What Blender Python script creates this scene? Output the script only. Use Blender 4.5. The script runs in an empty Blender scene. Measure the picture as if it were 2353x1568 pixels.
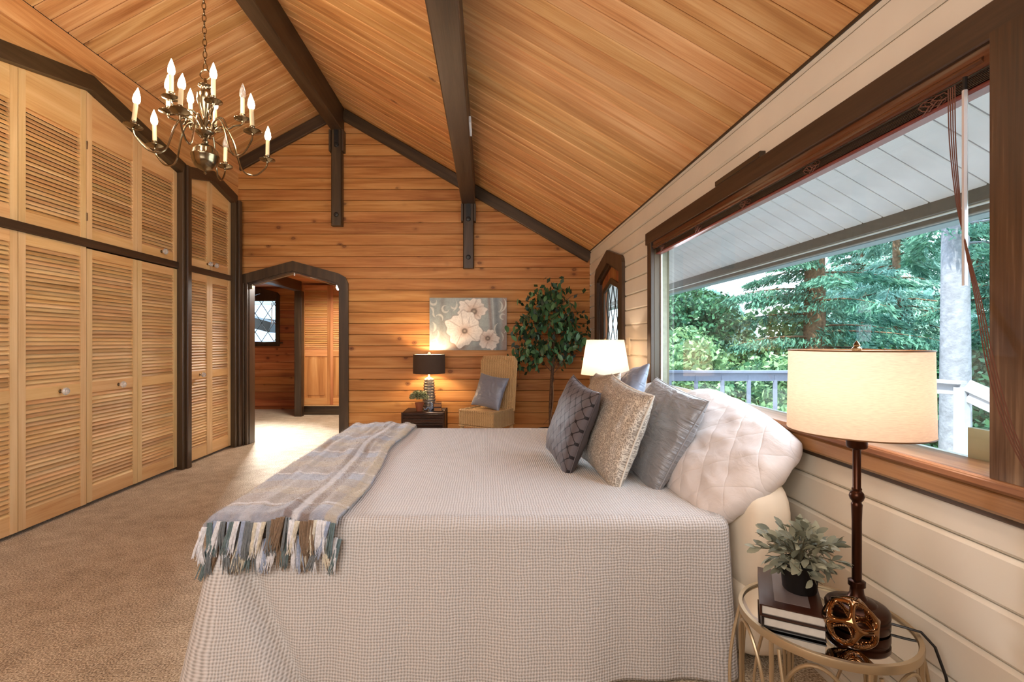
import bpy, math, random
import numpy as np
from mathutils import Vector, Matrix, Euler, noise
random.seed(7); RNG = np.random.default_rng(7)
PI = math.pi
S = bpy.context.scene
COL = S.collection

# ------------------------------------------------------------ camera, world, sun, big lights, exposure
EYE = 1.30                      # camera height; X to the right, Y into the room
cd = bpy.data.cameras.new('camera'); cam = bpy.data.objects.new('camera', cd); COL.objects.link(cam)
cam.location = (0, 0, EYE); cam.rotation_euler = (PI/2, 0, 0)
cd.sensor_width = 36; cd.lens = 17.136; cd.shift_x = 0.0249; cd.clip_start = 0.02; cd.clip_end = 400
S.camera = cam

w = bpy.data.worlds.new('World'); S.world = w; w.use_nodes = True
wn = w.node_tree.nodes; wl = w.node_tree.links
bg = wn['Background']
tc = wn.new('ShaderNodeTexCoord'); sp = wn.new('ShaderNodeSeparateXYZ'); rp = wn.new('ShaderNodeValToRGB')
wl.new(tc.outputs['Generated'], sp.inputs[0]); wl.new(sp.outputs[2], rp.inputs[0]); wl.new(rp.outputs[0], bg.inputs[0])
rp.color_ramp.elements[0].position = 0.0; rp.color_ramp.elements[0].color = (.80, .88, 1, 1)
rp.color_ramp.elements[1].position = 0.7; rp.color_ramp.elements[1].color = (.55, .72, 1, 1)
bg.inputs[1].default_value = 3.4

def light(name, kind, loc, energy, color=(1, 1, 1), size=.1, size_y=None, rot=(0, 0, 0), target=None, spread=None, **kw):
    l = bpy.data.lights.new(name, kind); l.energy = energy; l.color = color
    if kind == 'AREA':
        l.shape = 'RECTANGLE'; l.size = size; l.size_y = size_y or size
        if spread: l.spread = spread
    elif kind == 'SUN': l.angle = size
    else: l.shadow_soft_size = size
    o = bpy.data.objects.new(name, l); COL.objects.link(o); o.location = loc; o.rotation_euler = rot
    if target is not None:
        o.rotation_euler = (Vector(target)-Vector(loc)).to_track_quat('-Z', 'Y').to_euler()
    return o
light('sun', 'SUN', (0, 0, 20), 7.0, (1, .95, .86), .02, target=(0.62*20, 0.50*20, 0), rot=(0, 0, 0))
# the photographer's bounced flash behind the camera, and daylight standing in the two window openings
light('bounce_flash', 'AREA', (-1.35, -0.9, 2.2), 58, (1, .95, .90), 2.6, 1.6, target=(-1.0, 5.5, 1.3))
light('window_daylight', 'AREA', (1.36, 2.5, 1.5), 23, (.80, .88, 1), 2.3, .9, target=(-3, 2.9, .9))
light('hall_window_daylight', 'AREA', (-4.25, 9.2, 1.75), 60, (.9, .94, 1), .6, .8, target=(-2.5, 5.5, 0.0), spread=math.radians(44))
light('hall_ceiling_light', 'AREA', (-2.45, 7.5, 2.24), 42, (1, .93, .84), .5, .5, target=(-2.3, 7.2, 0))
vs = S.view_settings
vs.view_transform = 'Standard'; vs.look = 'None'; vs.gamma = 1; vs.use_curve_mapping = False; vs.exposure = 0.62

# ------------------------------------------------------------ helpers
def lin(c):
    return tuple((x/255/12.92 if x/255 <= .04045 else ((x/255+.055)/1.055)**2.4) for x in c)
def WM(o):
    m = o.matrix_basis.copy()
    return WM(o.parent) @ o.matrix_parent_inverse @ m if o.parent else m
def attach(o, p):
    o.parent = p; o.matrix_parent_inverse = WM(p).inverted()
def link(name, me, mat=None, parent=None, loc=None, mtx=None):
    o = bpy.data.objects.new(name, me); COL.objects.link(o)
    if mat is not None and me is not None and not me.materials: me.materials.append(mat)
    if mtx is not None: o.matrix_basis = mtx
    elif loc is not None: o.location = loc
    if parent is not None: attach(o, parent)
    return o
def tag(o, label=None, cat=None, group=None, kind=None):
    if label: o['label'] = label
    if cat: o['category'] = cat
    if group: o['group'] = group
    if kind: o['kind'] = kind
    return o
def thing(name, loc, label, cat, group=None, rz=0):
    o = bpy.data.objects.new(name, None); COL.objects.link(o); o.location = loc; o.rotation_euler = (0, 0, rz)
    o.empty_display_size = .1
    return tag(o, label, cat, group)
def struct(o): o['kind'] = 'structure'; return o
def dup(root, mtx=None, loc=None):
    r = root.copy(); COL.objects.link(r)
    if mtx is not None: r.matrix_basis = mtx
    if loc is not None: r.location = loc
    for ch in list(root.children):
        c = ch.copy(); COL.objects.link(c); c.parent = r
        for g in ch.children:
            d = g.copy(); COL.objects.link(d); d.parent = c
    return r
def frame(o, ex, ey, ez=None):
    ex = Vector(ex).normalized(); ey = Vector(ey).normalized(); ez = Vector(ez) if ez is not None else ex.cross(ey)
    ez = Vector(ez).normalized()
    m = Matrix((( ex.x, ey.x, ez.x, o[0]), (ex.y, ey.y, ez.y, o[1]), (ex.z, ey.z, ez.z, o[2]), (0, 0, 0, 1)))
    return m
class MB:
    def __init__(s): s.v = []; s.f = []; s.uv = None
    def add(s, vs, fs, M=None):
        n = len(s.v)
        s.v += [tuple(M @ Vector(v)) if M is not None else tuple(v) for v in vs]
        s.f += [tuple(i+n for i in f) for f in fs]; return s
    def box(s, c, size, M=None, ch=0.0):
        x, y, z = (a/2 for a in size)
        if ch <= 0:
            vs = [(c[0]+a*x, c[1]+b*y, c[2]+d*z) for a in (-1, 1) for b in (-1, 1) for d in (-1, 1)]
            fs = [(0, 1, 3, 2), (4, 6, 7, 5), (0, 4, 5, 1), (2, 3, 7, 6), (0, 2, 6, 4), (1, 5, 7, 3)]
            return s.add(vs, fs, M)
        pr = [(y-ch, -z), (y, -z+ch), (y, z-ch), (y-ch, z), (-y+ch, z), (-y, z-ch), (-y, -z+ch), (-y+ch, -z)]
        vs = [(c[0]+e*x, c[1]+p[0], c[2]+p[1]) for e in (-1, 1) for p in pr]
        fs = [tuple(range(7, -1, -1)), tuple(range(8, 16))] + [(i, (i+1) % 8, 8+(i+1) % 8, 8+i) for i in range(8)]
        return s.add(vs, fs, M)
    def prism(s, poly, t, M=None, z0=0.0):          # poly in local xy (ccw), thickness along +z
        n = len(poly)
        vs = [(p[0], p[1], z0) for p in poly]+[(p[0], p[1], z0+t) for p in poly]
        fs = [tuple(range(n-1, -1, -1)), tuple(range(n, 2*n))]+[(i, (i+1) % n, n+(i+1) % n, n+i) for i in range(n)]
        return s.add(vs, fs, M)
    def ring(s, outer, inner, t, M=None, closed=True):   # band between two polylines with the same count
        n = len(outer)
        vs = []
        for z in (0, t):
            vs += [(p[0], p[1], z) for p in outer]+[(p[0], p[1], z) for p in inner]
        fs = []
        for i in range(n if closed else n-1):
            j = (i+1) % n
            fs += [(i, n+i, n+j, j), (2*n+i, 2*n+j, 3*n+j, 3*n+i), (i, j, 2*n+j, 2*n+i), (n+j, n+i, 3*n+i, 3*n+j)]
        if not closed:
            fs += [(0, 2*n, 3*n, n), (n-1, 2*n-1, 4*n-1, 3*n-1)]
        return s.add(vs, fs, M)
    def lathe(s, prof, c=(0, 0, 0), seg=32, M=None, a0=0, cap=True):
        vs = []; fs = []
        m = len(prof)
        for i in range(seg):
            a = 2*PI*i/seg
            for r, z in prof: vs.append((c[0]+r*math.cos(a), c[1]+r*math.sin(a), c[2]+z))
        for i in range(seg):
            j = (i+1) % seg
            for k in range(m-1): fs.append((i*m+k, j*m+k, j*m+k+1, i*m+k+1))
        if cap:
            if prof[0][0] > 1e-6: fs.append(tuple(i*m for i in range(seg-1, -1, -1)))
            if prof[-1][0] > 1e-6: fs.append(tuple(i*m+m-1 for i in range(seg)))
        return s.add(vs, fs, M)
    def tube(s, pts, r, seg=8, closed=False, M=None, flat=None):
        pts = [Vector(p) for p in pts]; n = len(pts); rs = r if hasattr(r, '__len__') else [r]*n
        up = None; vs = []; fs = []
        for i, p in enumerate(pts):
            t = (pts[(i+1) % n]-pts[i-1]) if closed or 0 < i < n-1 else (pts[1]-pts[0] if i == 0 else pts[-1]-pts[-2])
            if t.length < 1e-9: t = Vector((0, 0, 1))
            t.normalize()
            if up is None:
                up = Vector((0, 0, 1)) if abs(t.z) < .9 else Vector((1, 0, 0))
            x = t.cross(up)
            if x.length < 1e-6: x = t.orthogonal()
            x.normalize(); y = x.cross(t); up = y.copy()
            for k in range(seg):
                a = 2*PI*k/seg; rr = rs[i]
                vs.append(p + x*math.cos(a)*rr*(flat or 1) + y*math.sin(a)*rr)
        for i in range(n if closed else n-1):
            j = (i+1) % n
            for k in range(seg): fs.append((i*seg+k, i*seg+(k+1) % seg, j*seg+(k+1) % seg, j*seg+k))
        if not closed: fs += [tuple(range(seg-1, -1, -1)), tuple(range((n-1)*seg, n*seg))]
        return s.add(vs, fs, M)
    def sphere(s, c, r, seg=16, rings=10, M=None, sz=None):
        r3 = r if hasattr(r, '__len__') else (r, r, r)
        prof = [(math.sin(PI*k/rings), -math.cos(PI*k/rings)) for k in range(rings+1)]
        T = Matrix.Translation(Vector(c)) @ Matrix.Diagonal((*r3, 1))
        if M is not None: T = M @ T
        return s.lathe(prof, (0, 0, 0), seg, T, cap=False)
    def mesh(s, name, smooth=False, origin=None):
        me = bpy.data.meshes.new(name)
        V = np.array(s.v, dtype=float)
        if origin is not None: V = V-np.array(origin)
        me.from_pydata(V.tolist(), [], s.f)
        if smooth:
            me.polygons.foreach_set('use_smooth', [True]*len(me.polygons))
            try: me.set_sharp_from_angle(angle=math.radians(40))
            except Exception: pass
        me.update(); return me
    def build(s, name, mat, parent=None, smooth=False, origin='auto'):
        V = np.array(s.v)
        if isinstance(origin, str): origin = ((V[:, 0].min()+V[:, 0].max())/2, (V[:, 1].min()+V[:, 1].max())/2, V[:, 2].min())
        return link(name, s.mesh(name, smooth, origin), mat, parent, loc=origin)
def board(name, p0, p1, wd, t, mat, parent=None, wdir=(0, 0, 1), ch=.003):
    """a board whose grain (local x) runs p0 -> p1; width along wdir, centred on the line"""
    p0 = Vector(p0); p1 = Vector(p1); ex = (p1-p0); L = ex.length; ex.normalize()
    ey = Vector(wdir); ey = (ey-ex*ey.dot(ex)).normalized(); ez = ex.cross(ey)
    me = MB().box((L/2, 0, 0), (L, wd, t), None, ch).mesh(name)
    return link(name, me, mat, parent, mtx=frame(p0, ex, ey, ez))
def plate(name, poly, t, mat, parent, M, ch=0):      # polygon plate given in a local frame M, origin at first point
    me = MB().prism(poly, t).mesh(name)
    return link(name, me, mat, parent, mtx=M)

# ------------------------------------------------------------ materials
def newmat(name):
    m = bpy.data.materials.new(name); m.use_nodes = True
    n = m.node_tree.nodes; l = m.node_tree.links; return m, n, l, n['Principled BSDF']
def node(n, t, **kw):
    x = n.new(t)
    for k, v in kw.items(): setattr(x, k, v)
    return x
def ramp(n, stops):
    r = n.new('ShaderNodeValToRGB'); e = r.color_ramp.elements
    while len(e) < len(stops): e.new(.5)
    for q, (p, c) in zip(e, stops): q.position = p; q.color = (*c, 1) if len(c) == 3 else c
    return r
def math_(n, l, op, a, b=None, c=None):
    x = n.new('ShaderNodeMath'); x.operation = op
    for i, v in enumerate((a, b, c)):
        if v is None: continue
        if isinstance(v, (int, float)): x.inputs[i].default_value = v
        else: l.new(v, x.inputs[i])
    return x.outputs[0]
def plain(name, c, rough=.5, metal=0, spec=.5, noise_amt=0, nscale=30, bump=0, bscale=80, sheen=0, coat=0):
    m, n, l, b = newmat(name)
    c = lin(c)
    b.inputs['Base Color'].default_value = (*c, 1); b.inputs['Roughness'].default_value = rough
    b.inputs['Metallic'].default_value = metal; b.inputs['Specular IOR Level'].default_value = spec
    if sheen: b.inputs['Sheen Weight'].default_value = sheen
    if coat: b.inputs['Coat Weight'].default_value = coat
    if noise_amt or bump:
        t = n.new('ShaderNodeTexCoord')
        if noise_amt:
            q = node(n, 'ShaderNodeTexNoise'); q.inputs['Scale'].default_value = nscale; q.inputs['Detail'].default_value = 5
            l.new(t.outputs['Object'], q.inputs['Vector'])
            r = ramp(n, [(.3, tuple(x*(1-noise_amt) for x in c)), (.7, tuple(min(1, x*(1+noise_amt)) for x in c))])
            l.new(q.outputs[0], r.inputs[0]); l.new(r.outputs[0], b.inputs['Base Color'])
        if bump:
            q = node(n, 'ShaderNodeTexNoise'); q.inputs['Scale'].default_value = bscale; q.inputs['Detail'].default_value = 3
            l.new(t.outputs['Object'], q.inputs['Vector'])
            u = n.new('ShaderNodeBump'); u.inputs['Strength'].default_value = bump; u.inputs['Distance'].default_value = .01
            l.new(q.outputs[0], u.inputs['Height']); l.new(u.outputs[0], b.inputs['Normal'])
    return m
def wood(name, dark, mid, light_, rough=.5, knots=0.0, axis='x', var=.25, grain=1.0, huevar=.02, spec=.3, knotcol=(70, 35, 12), scale=1.0):
    """procedural wood; grain runs along the local axis, every object gets its own offset and tone"""
    m, n, l, b = newmat(name)
    t = n.new('ShaderNodeTexCoord'); oi = n.new('ShaderNodeObjectInfo')
    mp = n.new('ShaderNodeMapping')
    if axis == 'y': mp.inputs['Rotation'].default_value = (0, 0, PI/2)
    if axis == 'z': mp.inputs['Rotation'].default_value = (0, PI/2, 0)
    l.new(t.outputs['Object'], mp.inputs[0])
    off = n.new('ShaderNodeVectorMath'); off.operation = 'SCALE'; off.inputs[0].default_value = (31, 17, 23); l.new(oi.outputs['Random'], off.inputs['Scale'])
    ad = n.new('ShaderNodeVectorMath'); l.new(mp.outputs[0], ad.inputs[0]); l.new(off.outputs[0], ad.inputs[1])
    def nz(sc, detail=4, dist=0.0):
        k = n.new('ShaderNodeVectorMath'); k.operation = 'MULTIPLY'; k.inputs[1].default_value = tuple(a*scale for a in sc); l.new(ad.outputs[0], k.inputs[0])
        q = n.new('ShaderNodeTexNoise'); q.inputs['Scale'].default_value = 1; q.inputs['Detail'].default_value = detail; q.inputs['Distortion'].default_value = dist
        l.new(k.outputs[0], q.inputs['Vector']); return q.outputs[0]
    a = nz((.9, 14, 14), 5, .6); f = nz((4, 130, 130), 3)
    s = math_(n, l, 'ADD', math_(n, l, 'MULTIPLY', a, 1-.25*grain), math_(n, l, 'MULTIPLY', f, .25*grain))
    r = ramp(n, [(.30, lin(dark)), (.5, lin(mid)), (.72, lin(light_))]); l.new(s, r.inputs[0])
    out = r.outputs[0]
    if knots:
        k = n.new('ShaderNodeVectorMath'); k.operation = 'MULTIPLY'; k.inputs[1].default_value = (5.2*scale, 7.2*scale, 0.0); l.new(ad.outputs[0], k.inputs[0])
        vo = n.new('ShaderNodeTexVoronoi'); vo.inputs['Scale'].default_value = 1; l.new(k.outputs[0], vo.inputs['Vector'])
        gate = n.new('ShaderNodeSeparateColor'); l.new(vo.outputs['Color'], gate.inputs[0])
        g = math_(n, l, 'LESS_THAN', gate.outputs[0], knots)
        wob = math_(n, l, 'ADD', vo.outputs['Distance'], math_(n, l, 'MULTIPLY', math_(n, l, 'SUBTRACT', nz((22, 40, 40), 2), .5), .09))
        rk = ramp(n, [(.06, (1, 1, 1)), (.10, (.6, .6, .6)), (.14, (.85, .85, .85)), (.20, (.25, .25, .25)), (.34, (0, 0, 0))]); l.new(wob, rk.inputs[0])
        mx = n.new('ShaderNodeMix'); mx.data_type = 'RGBA'; l.new(math_(n, l, 'MULTIPLY', rk.outputs[0], g), mx.inputs[0])
        l.new(out, mx.inputs[6]); mx.inputs[7].default_value = (*lin(knotcol), 1); out = mx.outputs[2]
    hs = n.new('ShaderNodeHueSaturation'); l.new(out, hs.inputs['Color'])
    rr = n.new('ShaderNodeTexWhiteNoise'); rr.noise_dimensions = '1D'; l.new(oi.outputs['Random'], rr.inputs['W'])
    l.new(math_(n, l, 'MULTIPLY_ADD', rr.outputs[0], var, 1-var/2), hs.inputs['Value'])
    l.new(math_(n, l, 'MULTIPLY_ADD', oi.outputs['Random'], huevar, .5-huevar/2), hs.inputs['Hue'])
    l.new(hs.outputs[0], b.inputs['Base Color'])
    b.inputs['Roughness'].default_value = rough; b.inputs['Specular IOR Level'].default_value = spec
    u = n.new('ShaderNodeBump'); u.inputs['Strength'].default_value = .12; u.inputs['Distance'].default_value = .004
    l.new(f, u.inputs['Height']); l.new(u.outputs[0], b.inputs['Normal'])
    return m
M = {}
M['cedar_wall'] = wood('cedar_wall', (148, 90, 42), (186, 128, 70), (210, 158, 98), .5, .26, var=.18, huevar=.010, knotcol=(104, 62, 34))
M['cedar_ceil'] = wood('cedar_ceiling', (168, 110, 58), (204, 150, 94), (228, 184, 130), .5, .02, var=.18, huevar=.010, knotcol=(130, 82, 46))
M['cedar_red'] = wood('cedar_red', (140, 78, 40), (180, 108, 60), (200, 134, 82), .5, .3, var=.35, knotcol=(92, 48, 24))
M['fir'] = wood('fir_slat', (180, 128, 76), (212, 168, 114), (230, 198, 148), .5, 0, var=.36, huevar=.012)
M['fir_z'] = wood('fir_frame', (200, 160, 108), (216, 180, 130), (228, 196, 148), .5, 0, axis='z', var=.08, huevar=.01)
M['fir_y'] = wood('fir_rail', (194, 144, 90), (214, 170, 116), (228, 190, 138), .5, .01, axis='y', var=.12, huevar=.01)
M['fir_x'] = M['fir']
M['dark'] = wood('dark_stain', (44, 30, 18), (66, 48, 30), (88, 68, 48), .42, 0, var=.12, spec=.5)
M['dark_y'] = wood('dark_stain_y', (44, 30, 18), (66, 48, 30), (88, 68, 48), .42, 0, axis='y', var=.12, spec=.5)
M['dark_z'] = wood('dark_stain_z', (44, 30, 18), (66, 48, 30), (88, 68, 48), .42, 0, axis='z', var=.12, spec=.5)
M['sillwood'] = wood('sill_wood', (112, 72, 40), (156, 112, 70), (188, 148, 104), .35, 0, var=.1, spec=.5)
M['darkgap'] = plain('shadow_gap', (28, 16, 9), .9)
M['gap_cream'] = plain('cream_backing', (120, 108, 88), .8)
M['cream'] = plain('cream_paint', (222, 214, 198), .42, noise_amt=.05, nscale=3, bump=.05, bscale=14)
M['white_pl'] = plain('white_plastic', (235, 235, 232), .4)
M['black'] = plain('black_iron', (22, 20, 19), .4, spec=.5)
M['brass'] = plain('antique_brass', (138, 124, 100), .2, metal=1)
M['bronze'] = plain('dark_bronze', (62, 34, 20), .3, metal=.85, spec=.6)
M['champagne'] = plain('champagne_metal', (188, 168, 136), .38, metal=.75)
M['steel'] = plain('hinge_steel', (190, 190, 185), .3, metal=1)
M['mirror'] = plain('mirror', (225, 222, 216), .03, metal=1)
M['copper_orb'] = plain('amber_chrome', (146, 110, 76), .08, metal=1)

M['redoak_z'] = wood('door_board', (110, 58, 28), (146, 84, 42), (172, 108, 60), .4, 0, axis='y', var=.1)
M['creamplate'] = plain('cream_switch', (226, 214, 190), .4)
M['gutter'] = plain('gutter_teal', (116, 132, 138), .5)
M['darkworn'] = wood('dark_worn', (44, 26, 12), (84, 56, 32), (156, 126, 96), .4, 0, var=0, spec=.5)
M['cedar_red_light'] = wood('cedar_slat', (176, 110, 58), (206, 144, 84), (224, 170, 112), .5, 0, var=.2)
M['panel_z'] = wood('panel_board', (150, 84, 42), (194, 128, 74), (216, 158, 104), .45, 0, axis='z', var=.1, scale=.6)
# ------------------------------------------------------------ room shell
RX, LX, BY, FY = 1.30, -3.14, 6.14, -1.6          # right wall, left wall, back wall, rear of room
RIDX, RIDZ = -1.865, 4.27
SR, SL = .5815, .545
def ceilz(x): return RIDZ-SR*(x-RIDX) if x > RIDX else RIDZ-SL*(RIDX-x)
def clip(poly, a, b, c):     # keep a*x+b*y <= c
    out = []
    for i in range(len(poly)):
        p, q = poly[i-1], poly[i]; dp = a*p[0]+b*p[1]-c; dq = a*q[0]+b*q[1]-c
        if (dp < 0) != (dq < 0) and abs(dp-dq) > 1e-12:
            t = dp/(dp-dq); out.append((p[0]+t*(q[0]-p[0]), p[1]+t*(q[1]-p[1])))
        if dq <= 1e-9: out.append(q)
    return out
def area(p): return .5*sum(p[i-1][0]*p[i][1]-p[i][0]*p[i-1][1] for i in range(len(p)))
def subtract(poly, hole):    # hole convex ccw
    pieces = []; cur = poly
    for i in range(len(hole)):
        p, q = hole[i-1], hole[i]; ex, ey = q[0]-p[0], q[1]-p[1]
        a, b = ey, -ex; c = a*p[0]+b*p[1]              # inside: a*x+b*y <= c
        o = clip(cur, -a, -b, -c)
        if len(o) > 2 and area(o) > 1e-5: pieces.append(o)
        cur = clip(cur, a, b, c)
        if len(cur) < 3 or area(cur) < 1e-6: break
    return pieces
def bbox_overlap(a, b):
    return not (max(p[0] for p in a) <= min(p[0] for p in b)+1e-6 or min(p[0] for p in a) >= max(p[0] for p in b)-1e-6 or
                max(p[1] for p in a) <= min(p[1] for p in b)+1e-6 or min(p[1] for p in a) >= max(p[1] for p in b)-1e-6)
def plank_wall(parent, outline, holes, y0, pitch, origin, ex, ey, t, mat, gap=.004, chamfer=True, name='plank', cw=.0035):
    """outline/holes are convex ccw polygons in wall coordinates (x along ex, y along ey); planks stand proud along ex x ey"""
    ys = [p[1] for p in outline]; k = math.floor((min(ys)-y0)/pitch); n = 0
    while y0+k*pitch < max(ys):
        lo, hi = y0+k*pitch, y0+(k+1)*pitch; k += 1
        c = clip(clip(outline, 0, 1, hi-gap/2), 0, -1, -(lo+gap/2))
        if len(c) < 3 or area(c) < 1e-4: continue
        pcs = [c]
        for h in holes:
            nx = []
            for p in pcs: nx += subtract(p, h) if bbox_overlap(p, h) else [p]
            pcs = nx
        if not pcs: continue
        x0 = min(p[0] for q in pcs for p in q); yc = (lo+hi)/2
        m = MB()
        for q in pcs: 
            q2 = [(p[0]-x0, p[1]-yc) for p in q]
            if chamfer:
                # small chamfer: front face pulled in along y
                hh = (hi-lo-gap)/2; nn = len(q2)
                fr = [(p[0], p[1]-math.copysign(cw, p[1]) if abs(abs(p[1])-hh) < 1e-6 else p[1]) for p in q2]
                vs = [(p[0], p[1], 0) for p in q2]+[(p[0], p[1], t-cw) for p in q2]+[(p[0], p[1], t) for p in fr]
                fs = [tuple(range(2*nn, 3*nn)), tuple(range(nn-1, -1, -1))]
                for r0 in (0, nn): fs += [(r0+i, r0+(i+1) % nn, r0+nn+(i+1) % nn, r0+nn+i) for i in range(nn)]
                m.add(vs, fs)
            else: m.prism(q2, t)
        exv, eyv = Vector(ex), Vector(ey)
        o = Vector(origin)+exv*x0+eyv*yc
        link(name, m.mesh(name), mat, parent, mtx=frame(o, exv, eyv)); n += 1
    return n

# floor: carpet
def carpet_mat():
    m, n, l, b = newmat('carpet')
    t = n.new('ShaderNodeTexCoord')
    def nz(sc, d=3):
        q = n.new('ShaderNodeTexNoise'); q.inputs['Scale'].default_value = sc; q.inputs['Detail'].default_value = d; l.new(t.outputs['Object'], q.inputs['Vector']); return q.outputs[0]
    f, g, h = nz(130, 4), nz(1.6, 4), nz(9, 5)
    s = math_(n, l, 'ADD', math_(n, l, 'MULTIPLY', f, .72), math_(n, l, 'ADD', math_(n, l, 'MULTIPLY', g, .12), math_(n, l, 'MULTIPLY', h, .16)))
    r = ramp(n, [(.38, lin((124, 100, 72))), (.5, lin((186, 162, 130))), (.62, lin((232, 214, 186)))]); l.new(s, r.inputs[0])
    l.new(r.outputs[0], b.inputs['Base Color']); b.inputs['Roughness'].default_value = .95; b.inputs['Specular IOR Level'].default_value = .1
    b.inputs['Sheen Weight'].default_value = .2
    u = n.new('ShaderNodeBump'); u.inputs['Strength'].default_value = .9; u.inputs['Distance'].default_value = .012
    l.new(f, u.inputs['Height']); l.new(u.outputs[0], b.inputs['Normal']); return m
M['carpet'] = carpet_mat()
fl = MB().box((-1.95, 3.95, -.06), (6.6, 11.2, .12)).build('floor', M['carpet'], origin=(0, 0, 0)); struct(fl)

# ceiling: two sloping slabs with boards running down the slope
for side, (x1, s, nm) in enumerate(((RX+.02, SR, 'ceiling'), (LX-.02, SL, 'ceiling'))):
    d = Vector((x1-RIDX, 0, ceilz(x1)-RIDZ)); L = d.length; ex = d.normalized()
    ey = Vector((0, 1, 0)) if side else Vector((0, -1, 0))
    down = ex.cross(ey)
    if down.z > 0: ey = -ey; down = ex.cross(ey)
    O = Vector((RIDX, 0, RIDZ))
    a, b_ = (FY, BY+.1) if ey.y > 0 else (-BY-.1, -FY)
    slab = MB().prism([(0, a), (L, a), (L, b_), (0, b_)], -.14)
    Mx = frame(O-down*.018, ex, ey)
    slab = link(nm, slab.mesh(nm), M['darkgap'], mtx=Mx); struct(slab)
    plank_wall(slab, [(0, a), (L, a), (L, b_), (0, b_)], [], (6.14 if ey.y > 0 else -6.14), (.127 if side == 0 else .1397), O-down*.018, ex, ey, .018, M['cedar_ceil'], gap=.004, cw=.006)

# back wall with the doorway
DOOR = [(-3.00, 0), (-1.835, 0), (-1.835, 2.00), (-1.90, 2.045), (-2.43, 2.185), (-3.00, 2.03)]
def convex_wall(name, outline, hole, origin, ex, ey, t, mat):
    m = MB()
    for q in (subtract(outline, hole) if hole else [outline]): m.prism(q, -t)
    return struct(link(name, m.mesh(name), mat, mtx=frame(origin, ex, ey)))
outline = [(LX, 0), (RX, 0), (RX, ceilz(RX)), (RIDX, RIDZ), (LX, ceilz(LX))]
bw = convex_wall('wall_back', outline, DOOR, (0, BY+.02, 0), (1, 0, 0), (0, 0, 1), .10, M['darkgap'])
plank_wall(bw, outline, [DOOR], 2.367, .1409, (0, BY+.02, 0), (1, 0, 0), (0, 0, 1), .02, M['cedar_wall'], gap=.0045, cw=.004)

# right wall with window and door; wall x runs towards the camera so that ex x ey points into the room
WIN = (1.24, 3.78, .92, 2.10)
DR = [(4.66, 0), (5.64, 0), (5.64, 2.03), (5.55, 2.08), (5.15, 2.16), (4.76, 2.08), (4.66, 2.0)]
def flipx(poly): return [(-p[0], p[1]) for p in reversed(poly)]
ro = flipx([(FY, 0), (BY, 0), (BY, 2.44), (FY, 2.44)])
rh = [flipx([(WIN[0], WIN[2]), (WIN[1], WIN[2]), (WIN[1], WIN[3]), (WIN[0], WIN[3])]), flipx(DR)]
m = MB(); pcs = [ro]
for h in rh:
    nx = []
    for p in pcs: nx += subtract(p, h) if bbox_overlap(p, h) else [p]
    pcs = nx
for p in pcs: m.prism(p, -.10)
rw = struct(link('wall_right', m.mesh('wall_right'), M['gap_cream'], mtx=frame((RX+.016, 0, 0), (0, -1, 0), (0, 0, 1))))
plank_wall(rw, ro, rh, .760, .1372, (RX+.016, 0, 0), (0, -1, 0), (0, 0, 1), .016, M['cream'], gap=.003, cw=.0105)

# left wall: backing behind the closets, cedar boards above
lw = struct(MB().box((LX-.46, (BY+FY)/2, 1.8), (.06, BY-FY, 3.6)).build('wall_left', M['darkgap']))
lo = [(FY, 2.9), (BY, 2.9), (BY, ceilz(LX)), (FY, ceilz(LX))]
hl = MB().prism(lo, -.02, frame((LX, 0, 0), (0, 1, 0), (0, 0, 1))).build('wall_left_head', M['darkgap']); hl.name = 'wall_left_upper'; struct(hl)
plank_wall(hl, lo, [], 3.06, .178, (LX, 0, 0), (0, 1, 0), (0, 0, 1), .014, M['cedar_ceil'], gap=.003)
o = board('plank', (LX+.03, FY, ceilz(LX)-.085), (LX+.03, BY, ceilz(LX)-.085), .17, .034, M['cedar_ceil'], hl)

struct(MB().box((RX+.07, BY+.06, 1.3), (.11, .12, 2.7)).build('corner_leak_plug', M['darkgap']))  # added plug that blocks daylight leaking through the corner grooves
struct(MB().box((RX-.002, (BY+FY)/2, ceilz(RX)-.002), (.010, BY-FY-.02, .012)).build('trim_2', M['dark_y']))
# rear wall behind the camera
struct(MB().box((-.9, FY-.06, 2.1), (4.9, .1, 4.4)).build('wall_rear', M['cream']))

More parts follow.
